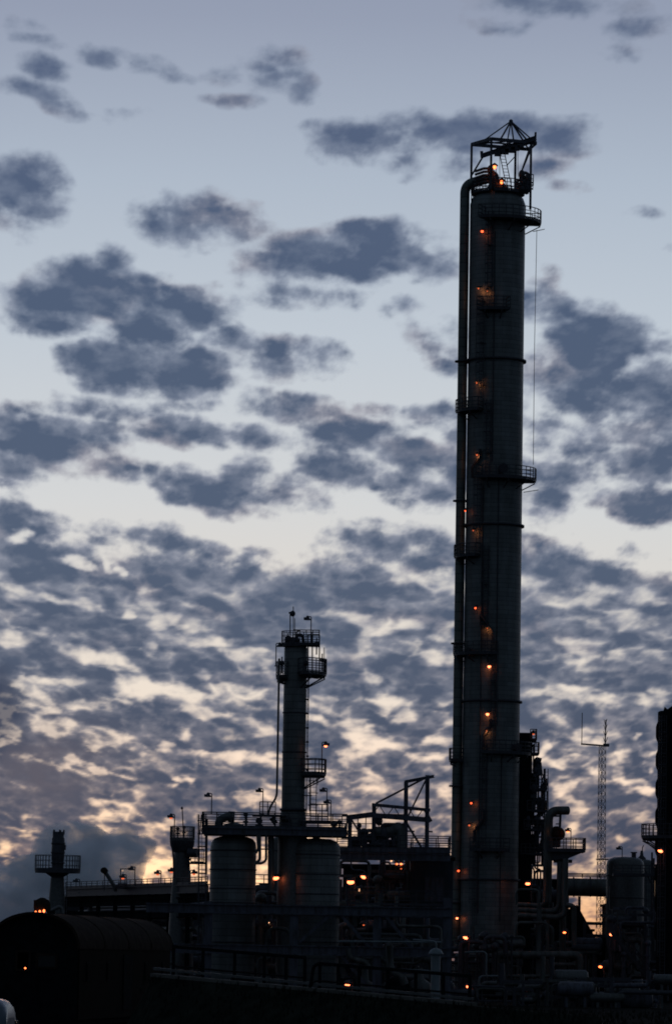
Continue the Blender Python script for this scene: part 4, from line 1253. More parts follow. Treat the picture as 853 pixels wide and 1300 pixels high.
for k in range(15):
    u, v = rr_.uniform(668, 692), rr_.uniform(985, 1080); y = DP + rr_.uniform(-1.2, 1.2); L = rr_.uniform(10, 40)
    p, q = G(u, v, y), G(u, v + L, y); s_ = rr_.choice([-1, 1]) * rr_.uniform(.4, 1.3)
    eq.tube(bend([p + Vector((s_, 0, 0)), p, q, q + Vector((-s_, 0, 0))], .25), rr_.choice([.06, .09, .14]), 7)
eq.bar(G(684, 976, DP - .6), G(691, 1002, DP - .6), .1); eq.bar(G(691, 978, DP - .6), G(685, 1002, DP - .6), .1)
part('equipment', eq, m_steel, pt)
part('cowl', MB().cyl(G(679, 966, DP - .6), G(686, 968, DP - .6), .42, 12).lathe((G(682, 970, DP).x, DP - .6), [(.5, G(682, 985, DP).z), (.35, G(682, 968, DP).z)], 12), m_steel, pt)
part('ladder', MB().ladder(G(693, 1060, DP - 1), G(692.5, 976, DP - 1), (1, 0, 0), .4, .035), m_steel, pt)
part('riser', MB().cyl(G(693.8, 1060, DP), G(694, 1004, DP), .07, 6), m_galv, pt)
pole_lamp(676.5, 930.5, 948, DP - 1, 1, 'small red-lit lamp at the very top of the narrow dark tower', -1)

# ---- railed side deck with the drum
rd = thing('side_deck', 'railed deck on a thick pipe leg carrying a red-lit drum, right of the tall column', 'platform', (G(715, 1082, 398).x, 398, G(715, 1082, 398).z))
D8 = 398.0
z8 = G(715, 1081, D8).z
xa_, xb_ = G(692, 1080, D8).x, G(741, 1080, D8).x
d8 = MB().box(((xa_ + xb_) / 2, D8, z8), (xb_ - xa_, 4.2, .18))
d8.add([(xa_ + .3, D8 - 1.6, z8 - .1), (xb_ - .2, D8 - 1.6, z8 - .1), (xb_ - 1.6, D8 - 1.6, z8 - .7), (xa_ + .3, D8 - 1.6, z8 - .9),
        (xa_ + .3, D8 + 1.6, z8 - .1), (xb_ - .2, D8 + 1.6, z8 - .1), (xb_ - 1.6, D8 + 1.6, z8 - .7), (xa_ + .3, D8 + 1.6, z8 - .9)], [(0, 3, 2, 1), (4, 5, 6, 7), (1, 2, 6, 5), (2, 3, 7, 6), (0, 1, 5, 4), (0, 4, 7, 3)])
part('deck', d8, m_steel, rd)
part('railing', MB().rail([(xa_, D8 - 2.1, z8 + .1), (xb_, D8 - 2.1, z8 + .1), (xb_, D8 + 2.1, z8 + .1), (xa_, D8 + 2.1, z8 + .1)], 1.1, .04, .95), m_steel, rd)
part('leg', MB().cyl((G(713.5, 1250, D8).x, D8, 0), (G(714.5, 1085, D8).x, D8, z8 - .5), .32, 14).box((G(714, 1088, D8).x, D8, z8 - .9), (1.7, 1, .3)), m_pipe, rd)
part('leg', MB().ibar((G(694, 1250, D8).x, D8 - 1, 0), (G(694.6, 1085, D8).x, D8 - 1, z8 - .3), .3, .3), m_pipe, rd)
dq = G(704.5, 1058, D8)
dr = thing('process_drum', 'small round-ended drum glowing dull red under the hooked grey pipe', 'vessel', (dq.x, D8, dq.z - .8))
part('shell', MB().hcap((dq.x, D8 - 1.7, dq.z), (.12, 1, 0), .64, 3.4, 22), m_rust, dr)
part('saddle', MB().box((dq.x, D8 - .9, dq.z - .85), (.9, .25, .9)).box((dq.x, D8 + .9, dq.z - .85), (.9, .25, .9)), m_steel, dr)
glow_light(dr, dq + Vector((-.9, -2.3, .1)), 2.5)
part('manway', MB().cyl((dq.x, D8 - 2.0, dq.z), (dq.x, D8 - 1.6, dq.z), .3, 14), m_rust, dr)
hp = thing('hooked_pipe', 'thick grey pipe bent over at the top into a horizontal arm', 'pipe', (G(694, 1150, D8).x, D8 - 1.5, 8))
part('pipe_run', MB().tube(bend([G(688, 1146, D8 - 1.5), G(694, 1146, D8 - 1.5), G(696.4, 1029, D8 - 1.5), G(721, 1029, D8 - 1.5)], 1.0, 7), .40, 16), m_pipe, hp)
part('end_cap', MB().ball(G(720.6, 1029, D8 - 1.5), .2, .38, .40, 14, 8), m_pipe, hp)
fs_ = MB().bar(G(711, 1034, D8 - 1.5), G(710.2, 1052, D8 - 1.5), .22).bar(G(698, 1036, D8 - 1.5), G(711, 1036, D8 - 1.5), .16).bar(G(705, 1046, D8 - 1.5), G(711, 1046, D8 - 1.5), .1)
part('support', fs_, m_steel, hp)
pole_lamp(720.5, 1054.5, 1078, D8 - 2, 2, 'lit reddish lamp on the pole over the railed deck with the drum', -1)

# ---- U-bend pipes below the deck
lab = ['innermost of the nested elbow pipes right of the tall column foot', 'middle one of the nested elbow pipes right of the tall column foot, ending lower left',
       'outermost and lowest of the nested elbow pipes right of the tall column foot', 'short hooked pipe just right of the nested elbow pipes']
for i, (pts, r) in enumerate((([(694, 1092), (693.5, 1150), (657, 1148)], .20), ([(710, 1094), (709, 1157), (657, 1155)], .25), ([(717.5, 1090), (716.5, 1165), (657, 1162)], .27), ([(718, 1149), (728, 1150), (728.5, 1200)], .24))):
    q = [G(u, v, D8 - 2.4 - .3 * i) for u, v in pts]
    solo('elbow_pipe', MB().tube(bend(q, .9, 7), r, 12), m_pipe, lab[i], 'pipe', q[-1], 'nested elbow pipes')
bk = thing('pipe_manifold', 'bank of low horizontal grey pipes along the foot of the tall column', 'pipes', (G(680, 1250, 390).x, 390, 0))
for (u0, u1, v, r, m) in ((655, 694, 1171, .14, m_pipe), (655, 684, 1129, .12, m_pipe), (630, 735, 1212, .38, m_pipe), (560, 735, 1215, .12, m_steel), (640, 736, 1239, .17, m_pipe), (560, 740, 1246, .1, m_galv),
                       (560, 640, 1222, .14, m_steel), (640, 700, 1254, .12, m_galv), (700, 735, 1224, .2, m_pipe), (540, 620, 1232, .1, m_pipe), (630, 665, 1189, .14, m_pipe), (700, 745, 1250, .1, m_pipe)):
    p, q = G(u0, v, 388), G(u1, v + .6, 388)
    part('pipe', MB().tube(bend([p - UZ * rr_.uniform(.4, 2), p, q, q - UZ * rr_.uniform(.5, 3)], .5), r, 10), m, bk)
for u, v in ((643, 1214), (684, 1150), (735, 1208), (600, 1216), (566, 1216)):
    p = G(u, v, 389)
    part('post', MB().ibar((p.x, 389, 0), (p.x, 389, p.z), .42, .42), m_pipe, bk)
for pts in (([(589.5, 1209), (617, 1208), (617, 1240)]), ([(633, 1239), (608, 1239), (608, 1262)])):
    solo('white_pipe', MB().tube(bend([G(u, v, 372) for u, v in pts], .4), .075, 8), m_pale,
         'thin pale pipe hooking down to the right near the tall column foot' if pts[0][0] < 600 else 'thin pale pipe hooking down to the left, lower than the other', 'pipe', G(pts[-1][0], 1262, 372), 'thin pale pipes')
# low pump skids and cable trays around the column foot
for i, (u, v, w, h, s_) in enumerate(((604, 1196, 3.6, 3.2, 'dark valve skid at the left foot of the tall column'), (632, 1190, 3.0, 3.6, 'dark valve skid in front of the middle of the tall column foot'), (660, 1252, 5, 1.6, 'low dark skid with two motors below the pipe bank'), (580, 1256, 4, 1.5, 'low dark skid left of the pipe bank'))):
    p = G(u, v, 386); t = thing('valve_skid', s_, 'skid', (p.x, 386, 0), 'skids at the foot of the tall column')
    mb = MB()
    for k in range(9):
        x = p.x + rr_.uniform(-.5, .5) * w; z = p.z + rr_.uniform(-.9, .5); y = 386 + rr_.uniform(-1.4, 1.2)
        mb.ball((x, y, z), rr_.uniform(.15, .42)); mb.cyl((x, y, 0), (x, y, z), rr_.choice([.06, .1]), 7)
        mb.bar((x - .6, y, z - .2), (x + .6, y, z - .2), .14)
    mb.tube(bend([(p.x - w * .4, 385, 0), (p.x - w * .4, 385, p.z), (p.x + w * .2, 385, p.z), (p.x + w * .2, 385, p.z - h * .4)], .5), .2, 10)
    part('valves', mb, m_steel, t)
    part('base', MB().box((p.x, 386, .2), (w * 1.2, 3.4, .4)), m_conc, t)

# ================================================================== big horizontal duct and radio mast
DD = 412.0
du = thing('overhead_duct', 'fat horizontal duct with a handrail along its top, right of the elbow pipes', 'duct', (G(745, 1127, DD).x, DD, 0))
part('duct', MB().cyl(G(718, 1126, DD), G(800, 1128, DD), .86, 24), m_pipe, du)
fl_ = MB()
for u in (727, 748): fl_.cyl(G(u, 1126, DD), G(u + 1.5, 1126, DD), .96, 24)
part('flange', fl_, m_steel, du)
part('handrail', MB().rail([G(717, 1114, DD), G(782, 1115, DD)], .38, .05, 1.9, False), m_steel, du)
part('trestle', MB().bar((G(735, 1200, DD).x, DD, 0), G(735, 1138, DD), .25).bar((G(790, 1200, DD).x, DD, 0), G(790, 1138, DD), .25), m_steel, du)
cv = thing('sloping_conveyor', 'black covered chute sloping down to the right under the fat duct', 'conveyor', (G(740, 1200, 408).x, 408, 0))
a, b = G(728, 1136, 408), G(752, 1180, 408)
part('cover', MB().bar(a - Vector((1.2, 0, 1.8)), b - Vector((1.2, 0, 1.8)), 2.4, 3.4), m_dark, cv)
part('leg', MB().bar((b.x - .8, 408, 0), (b.x - .8, 408, b.z), .3), m_steel, cv)
tb = thing('cross_beams', 'pair of thin horizontal beams crossing the orange gap below the fat duct', 'beam', (G(760, 1190, 406).x, 406, 0))
part('beam', MB().bar(G(740, 1172, 406), G(772, 1173, 406), .2, .3), m_steel, tb)
part('beam', MB().bar(G(744, 1187.5, 406), G(772, 1188.5, 406), .2, .3), m_steel, tb)
part('leg', MB().bar((G(742, 1190, 406).x, 406, 0), G(741.5, 1172, 406), .3), m_steel, tb)
part('leg', MB().bar((G(771, 1190, 406).x, 406, 0), G(770.5, 1172, 406), .3), m_steel, tb)

DM = 430.0
mb0 = G(761.5, 1200, DM)
rm = thing('radio_mast', 'thin lattice radio mast with a side arm holding a whip aerial', 'mast', (mb0.x, DM, 0))
zt_m = G(766, 946, DM).z
c0 = Vector((mb0.x, DM, 0)); w0, w1 = .50, .34
legs = [(-1, -.58), (1, -.58), (0, 1.15)]
la = MB()
ln = lambda i, z: c0 + Vector((legs[i][0] * (w0 + (w1 - w0) * z / zt_m), legs[i][1] * (w0 + (w1 - w0) * z / zt_m), z))
for i in range(3): part('leg', MB().bar(ln(i, 0), ln(i, zt_m), .05), m_mast, rm)
nb = 36
for k in range(nb):
    za_, zb_ = zt_m * k / nb, zt_m * (k + 1) / nb
    for i in range(3):
        j = (i + 1) % 3
        la.bar(ln(i, za_), ln(j, zb_), .03); la.bar(ln(j, za_), ln(i, zb_), .03); la.bar(ln(i, zb_), ln(j, zb_), .035)
part('lattice', la, m_mast, rm)
part('side_arm', MB().bar(G(737, 944.5, DM), G(770.5, 947, DM), .16).box(G(769, 946, DM), (.6, .5, .3)), m_mast, rm)
part('whip_aerial', MB().cyl(G(738, 945, DM), G(738.6, 905, DM), .045, 6), m_mast, rm)
an_ = MB().cyl(G(767.5, 946, DM), G(768.6, 914, DM), .075, 6)
for v, w in ((940, .45), (932, .4), (924, .35), (917, .3)):
    p = G(768, v, DM); an_.bar(p - Vector((0, 0, .3)), p + Vector((w * .5, 0, .35)), .06); an_.bar(p + Vector((0, 0, -.3)), p + Vector((-w * .5, 0, .3)), .05)
part('dipole_aerial', an_, m_mast, rm)
part('platform', MB().box(G(764, 1091, DM), (1.2, 1, .12)), m_mast, rm)

# ================================================================== domed vessels on the right
DV = 400.0
v1, cv1, rv1, zv1 = drum(792.5, 1087.5, 24, DV, 'dark domed vessel standing right of the radio mast', m_galv, (1112, 1140), name='domed_vessel', nozzle=False)
part('top_nozzle', MB().cyl((cv1.x + .8, DV, zv1 - .3), (cv1.x + .8, DV, zv1 + .35), .22, 12).cyl((cv1.x + .8, DV, zv1 + .35), (cv1.x + .8, DV, zv1 + .45), .32, 12), m_steel, v1)
pole_lamp(785.5, 1077.5, 1089, DV - .3, 0, 'small unlit lamp on the roof of the domed vessel', -1)
v2, cv2, rv2, zv2 = drum(816, 1091, 12, DV + 9, 'lower domed vessel between the radio-mast vessel and the ribbed stack', m_galv, (1112,), name='domed_vessel', nozzle=False)
vm = MB().lathe((G(814, 1090, DV + 9).x, DV + 9), [(.5, zv2 - .4), (.42, zv2 + .1), (.18, zv2 + .35), (.12, zv2 + .8), (.04, zv2 + .85)], 14)
vm.tube([G(814.5, 1086, DV + 9), G(815, 1076, DV + 9), G(816.5, 1073, DV + 9)], .05, 6)
part('vent', vm, m_steel, v2)
hrz = thing('connecting_beam', 'dark railed walkway linking the domed vessels to the ribbed stack', 'walkway', (G(810, 1110, 396).x, 396, 0))
part('deck', MB().box((G(806, 1111, 396).x, 396, G(806, 1111, 396).z), (4.2, 1.6, .2)), m_steel, hrz)
part('railing', MB().rail([(G(778, 1111, 396).x, 395.3, G(806, 1111, 396).z), (G(834, 1111, 396).x, 395.3, G(806, 1111, 396).z)], .9, .035, .9), m_steel, hrz)
rs = MB()
for u in (827, 829.5, 832): rs.cyl((G(u, 1200, 396).x, 396, 0), (G(u, 1090, 396).x, 396, G(u, 1082 + (u - 827) * 3, 396).z), .09, 7)
rs.bar(G(818, 1104, 396), G(828, 1127, 396), .1)
part('riser', rs, m_steel, hrz)
lb2 = MB().ladder(G(822.5, 1215, 395), G(822.5, 1112, 395), (1, 0, 0), .45, .03, cage=(0, -1, 0))
part('ladder', lb2, m_steel, hrz)

# ================================================================== ribbed stack at the right edge
DK = 380.0
kx = G(861, 1060, DK); KR = 1.95
kz = G(850, 903, DK).z
ks = thing('ribbed_stack', 'black stack with spiralling ribs rising at the right edge', 'chimney', (kx.x, DK, 0))
part('shell', MB().lathe((kx.x, DK), [(KR, 0), (KR, kz * .5), (KR, kz - .1), (KR - .15, kz), (KR - .3, kz)], 48), m_dark, ks)
for h in range(3):
    sx = MB(); n_ = 200; vs, fs = [], []
    for i in range(n_ + 1):
        z = 6 + (kz - 6.3) * i / n_
        a = 2 * PI * (z / 7.6) + h * 2 * PI / 3
        for rr2, dz in ((KR - .02, -.8), (KR + .17, -.35), (KR + .17, .35), (KR - .02, .8)):
            vs.append((kx.x + rr2 * math.cos(a), DK + rr2 * math.sin(a), z + dz))
    for i in range(n_):
        for k in range(3):
            fs.append((i * 4 + k, i * 4 + k + 1, i * 4 + 5 + k, i * 4 + 4 + k))
    sx.add(vs, fs, True)
    part('spiral_rib', sx, m_dark, ks)
arc_platform(ks, (kx.x, DK), KR, KR + 1.35, 130, 260, G(825, 1063, DK).z, 1.15)
part('ladder', MB().ladder((kx.x - KR * .78, DK - KR * .95, 2), (kx.x - KR * .78, DK - KR * .95, kz - .5), (1, -.8, 0), .5, .035, cage=(-.5, -1, 0)), m_steel, ks)
part('brace', MB().bar(G(816, 1066, DK), G(832, 1079, DK), .1), m_steel, ks)

# ================================================================== background plant that closes the gaps low down
def shed(u0, u1, vt, D, m, label, dep=12, rail=False, pitch=False):
    a, b = G(u0, vt, D), G(u1, vt, D)
    z = a.z
    t = thing('process_building', label, 'building', ((a.x + b.x) / 2, D, 0), 'dark buildings behind the plant')
    cx, w = (a.x + b.x) / 2, b.x - a.x
    part('wall', MB().box((cx, D + dep / 2, z / 2), (w, dep, z)), m, t)
    if pitch:
        part('roof', MB().add([(a.x - .3, D - .3, z), (b.x + .3, D - .3, z), (b.x + .3, D + dep + .3, z), (a.x - .3, D + dep + .3, z), (a.x - .3, D + dep / 2, z + 1.4), (b.x + .3, D + dep / 2, z + 1.4)],
             [(0, 1, 5, 4), (3, 4, 5, 2), (0, 4, 3), (1, 2, 5), (0, 3, 2, 1)]), m_dark, t)
    else:
        part('roof', MB().box((cx, D + dep / 2, z + .12), (w + .4, dep + .4, .24)), m_dark, t)
    vt_ = MB()
    for k in range(4):
        x = a.x + w * (k + .5) / 4
        vt_.box((x, D - .06, z * .45), (w / 9, .08, z * .16))
    part('louvre', vt_, m_steel, t)
    if rail: part('railing', MB().rail([(a.x, D, z + .24), (b.x, D, z + .24)], 1.1, .04, 1.4), m_steel, t)
    return t
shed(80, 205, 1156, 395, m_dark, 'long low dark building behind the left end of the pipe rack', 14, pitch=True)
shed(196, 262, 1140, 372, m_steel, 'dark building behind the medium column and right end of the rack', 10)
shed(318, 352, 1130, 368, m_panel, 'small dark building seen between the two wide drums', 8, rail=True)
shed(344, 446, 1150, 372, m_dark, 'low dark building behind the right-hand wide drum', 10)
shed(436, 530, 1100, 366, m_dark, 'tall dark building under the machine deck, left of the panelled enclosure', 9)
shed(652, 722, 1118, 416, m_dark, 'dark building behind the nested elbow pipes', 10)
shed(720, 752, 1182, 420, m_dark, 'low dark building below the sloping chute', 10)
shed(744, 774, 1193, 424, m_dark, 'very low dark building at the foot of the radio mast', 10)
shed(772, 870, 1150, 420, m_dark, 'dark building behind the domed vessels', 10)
# dense pipework between decks (many small lines, valves and struts)
def clutter(u0, u1, v0, v1, D, n, label, seed, dep=4.0, ms=None):
    rg = random.Random(seed)
    ca = G((u0 + u1) / 2, v1, D)
    t = thing('pipework_bank', label, 'pipework', (ca.x, D, 0), 'banks of dark pipework')
    ms = ms or [m_pipe, m_steel, m_galv, m_steel, m_blue]
    for k in range(n):
        y = D + rg.uniform(-dep / 2, dep / 2)
        u, v = rg.uniform(u0, u1), rg.uniform(v0, v1)
        p = G(u, v, y)
        kind = rg.random()
        mb = MB(); r = rg.choice([.06, .08, .12, .18, .25])
        if kind < .45:
            du_ = rg.uniform(.15, .6) * (u1 - u0) * rg.choice([-1, 1]); uu = min(u1, max(u0, u + du_))
            q = G(uu, v, y); q.z = p.z
            mb.tube(bend([p - UZ * rg.uniform(.5, 3), p, q, q + UZ * rg.choice([-1, 1]) * rg.uniform(.5, 2.5)], .4, 4), r, 8)
            part('pipe', mb, rg.choice(ms), t)
        elif kind < .75:
            mb.cyl((p.x, y, 0), p, r, 8); mb.ball(p, r * 1.8, r * 1.8, r * 1.6, 8, 6); mb.cyl(p - UZ * 1.2, p - UZ * 1.05, r * 1.8, 10)
            part('riser', mb, rg.choice(ms), t)
        elif kind < .9:
            mb.bar((p.x, y, 0), p, .2); mb.bar(p - Vector((1.5, 0, 0)), p + Vector((1.5, 0, 0)), .18, .25)
            part('support', mb, rg.choice(ms), t)
        else:
            mb.hcap(p - Vector((1.4, 0, 0)), (1, 0, 0), rg.uniform(.35, .7), 2.8, 14); mb.bar((p.x - .7, y, 0), (p.x - .7, y, p.z), .2); mb.bar((p.x + .7, y, 0), (p.x + .7, y, p.z), .2)
            part('exchanger', mb, rg.choice(ms), t)
    return t
clutter(205, 262, 1160, 1250, 350, 26, 'pipework bank between the rail car and the left-hand wide drum', 1)
clutter(324, 370, 1128, 1250, 338, 34, 'pipework bank filling the gap between the two wide drums', 2)
clutter(432, 520, 1092, 1160, 352, 44, 'pipework bank just below the machine deck with lit lamps among it', 3)
clutter(432, 566, 1170, 1250, 340, 46, 'pipework bank behind the framework, right of the right-hand wide drum', 4)
clutter(658, 700, 1090, 1200, 408, 34, 'pipework bank behind the elbow pipes', 6)
clutter(560, 660, 1196, 1256, 396, 34, 'pipework bank around the foot of the tall column', 8)
clutter(690, 750, 1196, 1256, 400, 24, 'pipework bank left of the domed-vessel stairs', 9)
clutter(772, 850, 1150, 1250, 392, 46, 'pipework bank below the domed vessels and ribbed stack', 10)
clutter(560, 700, 1244, 1272, 332, 34, 'pipework bank nearest the viewer, below the tall column', 21, 6)
clutter(700, 870, 1240, 1272, 330, 34, 'pipework bank nearest the viewer at the lower right corner', 22, 6)
clutter(345, 366, 1096, 1150, 345, 10, 'pipework bank beside the narrow drum behind the deck', 12)
# dark stair on the right
st_ = thing('stair', 'dark steel stair descending to the right below the domed vessels', 'stairs', (G(800, 1250, 384).x, 384, 0))
sA, sB = G(776, 1182, 384), G(826, 1246, 384)
tr_ = MB()
for k in range(22):
    q = sA.lerp(sB, k / 21); tr_.box(q, (.28, .9, .05))
part('treads', tr_, m_steel, st_)
part('stringer', MB().bar(sA - Vector((0, .45, .1)), sB - Vector((0, .45, .1)), .06, .3).bar(sA + Vector((0, .45, -.1)), sB + Vector((0, .45, -.1)), .06, .3), m_steel, st_)
part('railing', MB().rail([sA - Vector((0, .45, 0)), sB - Vector((0, .45, 0))], 1.1, .04, 1.2, False), m_steel, st_)

# ================================================================== lit work lamps low in the plant
WL = [(445, 1120, 340, .26, 22, m_lit, 'brightest lamp under the machine deck, the left one of the pair', 0), (461, 1113.5, 341, .19, 14, m_lit, 'dimmer lamp of the pair under the machine deck, higher and to the right', -25),
      (350.5, 1115, 329, .21, 14, m_lit, 'lit lamp in the gap between the two wide drums', 10), (341, 1171.5, 335, .07, 3, m_tiny, 'tiny upper lamp low between the two wide drums', 0), (345.5, 1177.5, 335, .08, 2, m_tiny, 'tiny lower lamp low between the two wide drums', 0),
      (441, 1250, 312, .17, 10, m_lit, 'lit lamp low on the ground behind the foreground railing', 0), (594.5, 1253, 360, .19, 8, m_lit, 'lit ground lamp below the left side of the tall column', -20), (663, 1251.5, 360, .22, 10, m_lit, 'lit ground lamp below the right side of the tall column', -12),
      (590.5, 1190.5, 382, .20, 12, m_lit, 'bright tilted lamp at the left foot of the tall column', -25), (669.5, 1122, 396, .2, 16, m_lit, 'bright round lamp right of the tall column above the elbow pipes', 0), (716, 1184, 392, .13, 5, m_lampc, 'small orange lamp right of the outermost elbow pipe', 0),
      (775.5, 1186.5, 388, .17, 8, m_lit, 'lit lamp at the foot of the domed vessel, at the top of the stair', 0), (761.5, 1227.5, 380, .15, 6, m_lampc, 'orange lamp low below the radio mast', -10), (837.5, 1080.5, 376, .20, 8, m_lit, 'lit lamp on the ribbed stack below its balcony', -20),
      (197.5, 1184, 300, .12, 3, m_lampc, 'small orange lamp just past the right end of the rail car roof', -70), (456, 1130, 350, .09, 3, m_tiny, 'small pale lamp hanging below the machine-deck pair', 80),
      (461.5, 1174.5, 338, .07, 2, m_dim, 'faint lamp under the upper framework beam, right of the right-hand drum', 0), (801, 1155, 396, .06, 1.5, m_dim, 'faint lamp on the front of the domed vessel', 0), (830, 1240, 386, .08, 2, m_dim, 'faint lamp low beside the stair at the right edge', 0),
      (497, 1092, 348, .13, 3, m_tiny, 'first of the row of small lamps added for sky openings under the machine deck floor', 60), (503, 1097, 349, .10, 2, m_lampc, 'second of the row of small lamps added for sky openings under the machine deck floor', 0), (509, 1097, 349, .10, 2, m_lampc, 'third of the row of small lamps added for sky openings under the machine deck floor', 0), (509, 1103, 349, .07, 1, m_dim, 'lowest of the small lamps added for sky openings under the machine deck floor', 0)]  # these four lamps are added in place of bright sky showing through openings
for u, v, D, s_, pw, m, lb_, tl in WL:
    work_lamp(u, v, D, s_, pw * .5, m, lb_, tl)
# ================================================================== foreground
# railing on a low causeway that drops to the right
DA, DB = 150.0, 138.0
P0, P1 = W(196, 1240, DA), W(600, 1277, DB)
ca = MB()
def cross(p, w=3.0):
    return [Vector((p.x, p.y - .5, p.z)), Vector((p.x, p.y + w, p.z)), Vector((p.x, p.y + w + 4, 0)), Vector((p.x, p.y - 4.5, -.02))]
Pm = P0 - (P1 - P0) * .10; Pn = P1 + (P1 - P0) * .35
Pn.z = max(Pn.z, .3)
s0, s1, s2 = cross(P0), cross(P1), cross(Pn)
Pl = P0 - (P1 - P0) * .14; Pl.z = .04
ca.add(cross(Pl) + s0, [(0, 1, 5, 4), (1, 2, 6, 5), (0, 4, 7, 3), (0, 3, 2, 1)])
ca.add(s0 + s1 + s2, [(0, 1, 5, 4), (4, 5, 9, 8), (1, 2, 6, 5), (5, 6, 10, 9), (0, 4, 7, 3), (4, 8, 11, 7), (8, 9, 10, 11)])
struct('embankment', ca, m_grass)
kb = MB().bar(P0 + Vector((0, -.3, .06)), P1 + Vector((0, -.3, .06)), .35, .12)
struct('kerb', kb, m_conc)
rl = thing('foreground_railing', 'dark post-and-rail railing on the causeway across the foreground', 'railing', P0)
pr = [(262, .0), (304, .0), (343, 0), (371, 0), (395, 0), (403, 0), (414, 0), (437, 0), (463, 0), (498, 0), (532, 0), (565, 0)]
d_ = P1 - P0
posts = []
for u in (222, 262, 304, 343, 371, 395, 414, 437, 463, 498, 532, 565, 596):
    t = (u - 196) / 404
    q = P0 + d_ * t
    posts.append(q)
    part('post', MB().bar(q - UZ * .3, q + UZ * (1.12 if u < 400 else .95), .11, .11), m_dark, rl)
for f, r in ((1.10, .055), (.42, .03)):
    mb = MB()
    for a, b in zip(posts[:6], posts[1:6]): mb.bar(a + UZ * f, b + UZ * f, r * 2)
    part('rail', mb, m_dark, rl); mb = MB()
    for a, b in zip(posts[6:], posts[7:]): mb.bar(a + UZ * f * .86, b + UZ * f * .86, r * 2)
    mb.tube(bend([posts[6] + UZ * f * .86, posts[6] + Vector((-.2, 0, f * .8)), posts[6] + Vector((-.32, 0, .1))], .15), r, 8)
    part('rail', mb, m_dark, rl)
part('rail', MB().bar(P0 + Vector((.0, -.2, .28)), P1 + Vector((0, -.2, .22)), .09), m_galv, rl)

# weeds and rough grass along the causeway and the near ground
gm_ = MB(); rg = random.Random(3)
def tuft(x, y, z, h):
    for k in range(5):
        a = rg.uniform(0, 2 * PI); w = h * .10; lx, ly = rg.uniform(-.3, .3) * h, rg.uniform(-.3, .3) * h
        ox, oy = math.cos(a) * w, math.sin(a) * w
        gm_.add([(x - ox, y - oy, z - .05), (x + ox, y + oy, z - .05), (x + lx, y + ly, z + h * rg.uniform(.6, 1))], [(0, 1, 2)])
for i in range(2600):
    t = rg.random() ** .8; q = P0.lerp(Pn, t); f = rg.random() ** 1.6
    y = q.y - .55 - 4.0 * f
    z = q.z * (1 - f)
    tuft(q.x + rg.uniform(-1, 1), y, z, rg.uniform(.06, .2) * (1.2 - .5 * f))
for i in range(2600):
    y = rg.uniform(205, 300); u = rg.uniform(-20, 880)
    p = W(u, 1215, y); tuft(p.x, y, 0, rg.uniform(.1, .4))
gr = part('rough_grass', gm_, m_grass); gr['kind'] = 'stuff'; gr['label'] = 'rough dry grass along the dark foreground bank and yard'; gr['category'] = 'grass'

# ------------------------------------------------------------------ rail car
RC0, RC1 = W(47, 1158.5, 160.0), W(168, 1166, 181.0)
ax2 = Vector((RC1.x - RC0.x, RC1.y - RC0.y, 0)); Lc = ax2.length; ax2.normalize()
sd_ = Vector((ax2.y, -ax2.x, 0))                 # towards the right-hand side of the car
ztop = RC0.z
hw = 1.62
car = thing('rail_car', 'dark arched-roof railway car with an open end window, at the lower left', 'rail car', (RC0.x, RC0.y, 0))
def rc(s, l, z): return Vector((RC0.x, RC0.y, 0)) + ax2 * l + sd_ * s + UZ * z
ze = ztop - 1.32
def arch(hw_, zt, ze_, n=18):
    return [(hw_ * math.cos(PI * (1 - k / n)), ze_ + (zt - ze_) * (math.sin(PI * k / n) ** .85)) for k in range(n + 1)]
ar = arch(hw + .1, ztop, ze)
vs, fs = [], []
segs = 24
for i in range(segs + 1):
    l = -.35 + (Lc + .7) * i / segs
    sag = 0 if 1 < i < segs - 1 else 0
    for s, z in ar: vs.append(rc(s, l, z - sag))
na = len(ar)
for i in range(segs):
    for k in range(na - 1): fs.append((i * na + k, i * na + k + 1, (i + 1) * na + k + 1, (i + 1) * na + k))
rf = MB().add(vs, fs, True)
vs2 = [rc(s * .96, -.35, z - .07) for s, z in ar]
rf.add([vs[k] for k in range(na)] + vs2, [(k + 1, k, na + k, na + k + 1) for k in range(na - 1)])
ve = [rc(s, Lc + .35, z) for s, z in ar]; ve2 = [rc(s * .96, Lc + .35, z - .07) for s, z in ar]
rf.add(ve + ve2, [(k, k + 1, na + k + 1, na + k) for k in range(na - 1)])
for i in range(0, segs + 1, 6):   # roof seams
    l = -.35 + (Lc + .7) * i / segs
    for (s0_, z0_), (s1_, z1_) in zip(ar, ar[1:]): rf.bar(rc(s0_, l, z0_ + .01), rc(s1_, l, z1_ + .01), .06, .03)
part('roof', rf, m_rust, car)
# end wall with an opening left of centre, side walls, floor
ew = MB(); i0, i1 = -.55, .35; wz0, wz1 = ztop - 2.15, ztop - 1.15
arc_in = arch(hw, ztop - .1, ze)
def wall_end(l, holes):
    vsn = []; fsn = []
    cols = sorted(set([-hw, hw] + [h for q in holes for h in q[:2]] + [s for s, _ in arc_in]))
    def ztp(s): return ze + (ztop - .1 - ze) * (math.sin(math.acos(max(-1, min(1, -s / hw)))) ** .85)
    mb = MB()
    for a, b in zip(cols, cols[1:]):
        m_ = (a + b) / 2
        cut = [(q[2], q[3]) for q in holes if q[0] - 1e-6 <= a and b <= q[1] + 1e-6]
        lo = 1.0
        for c0_, c1_ in sorted(cut):
            mb.add([rc(a, l, lo), rc(b, l, lo), rc(b, l, c0_), rc(a, l, c0_)], [(0, 1, 2, 3)]); lo = c1_
        mb.add([rc(a, l, lo), rc(b, l, lo), rc(b, l, ztp(b)), rc(a, l, ztp(a))], [(0, 1, 2, 3)])
    return mb
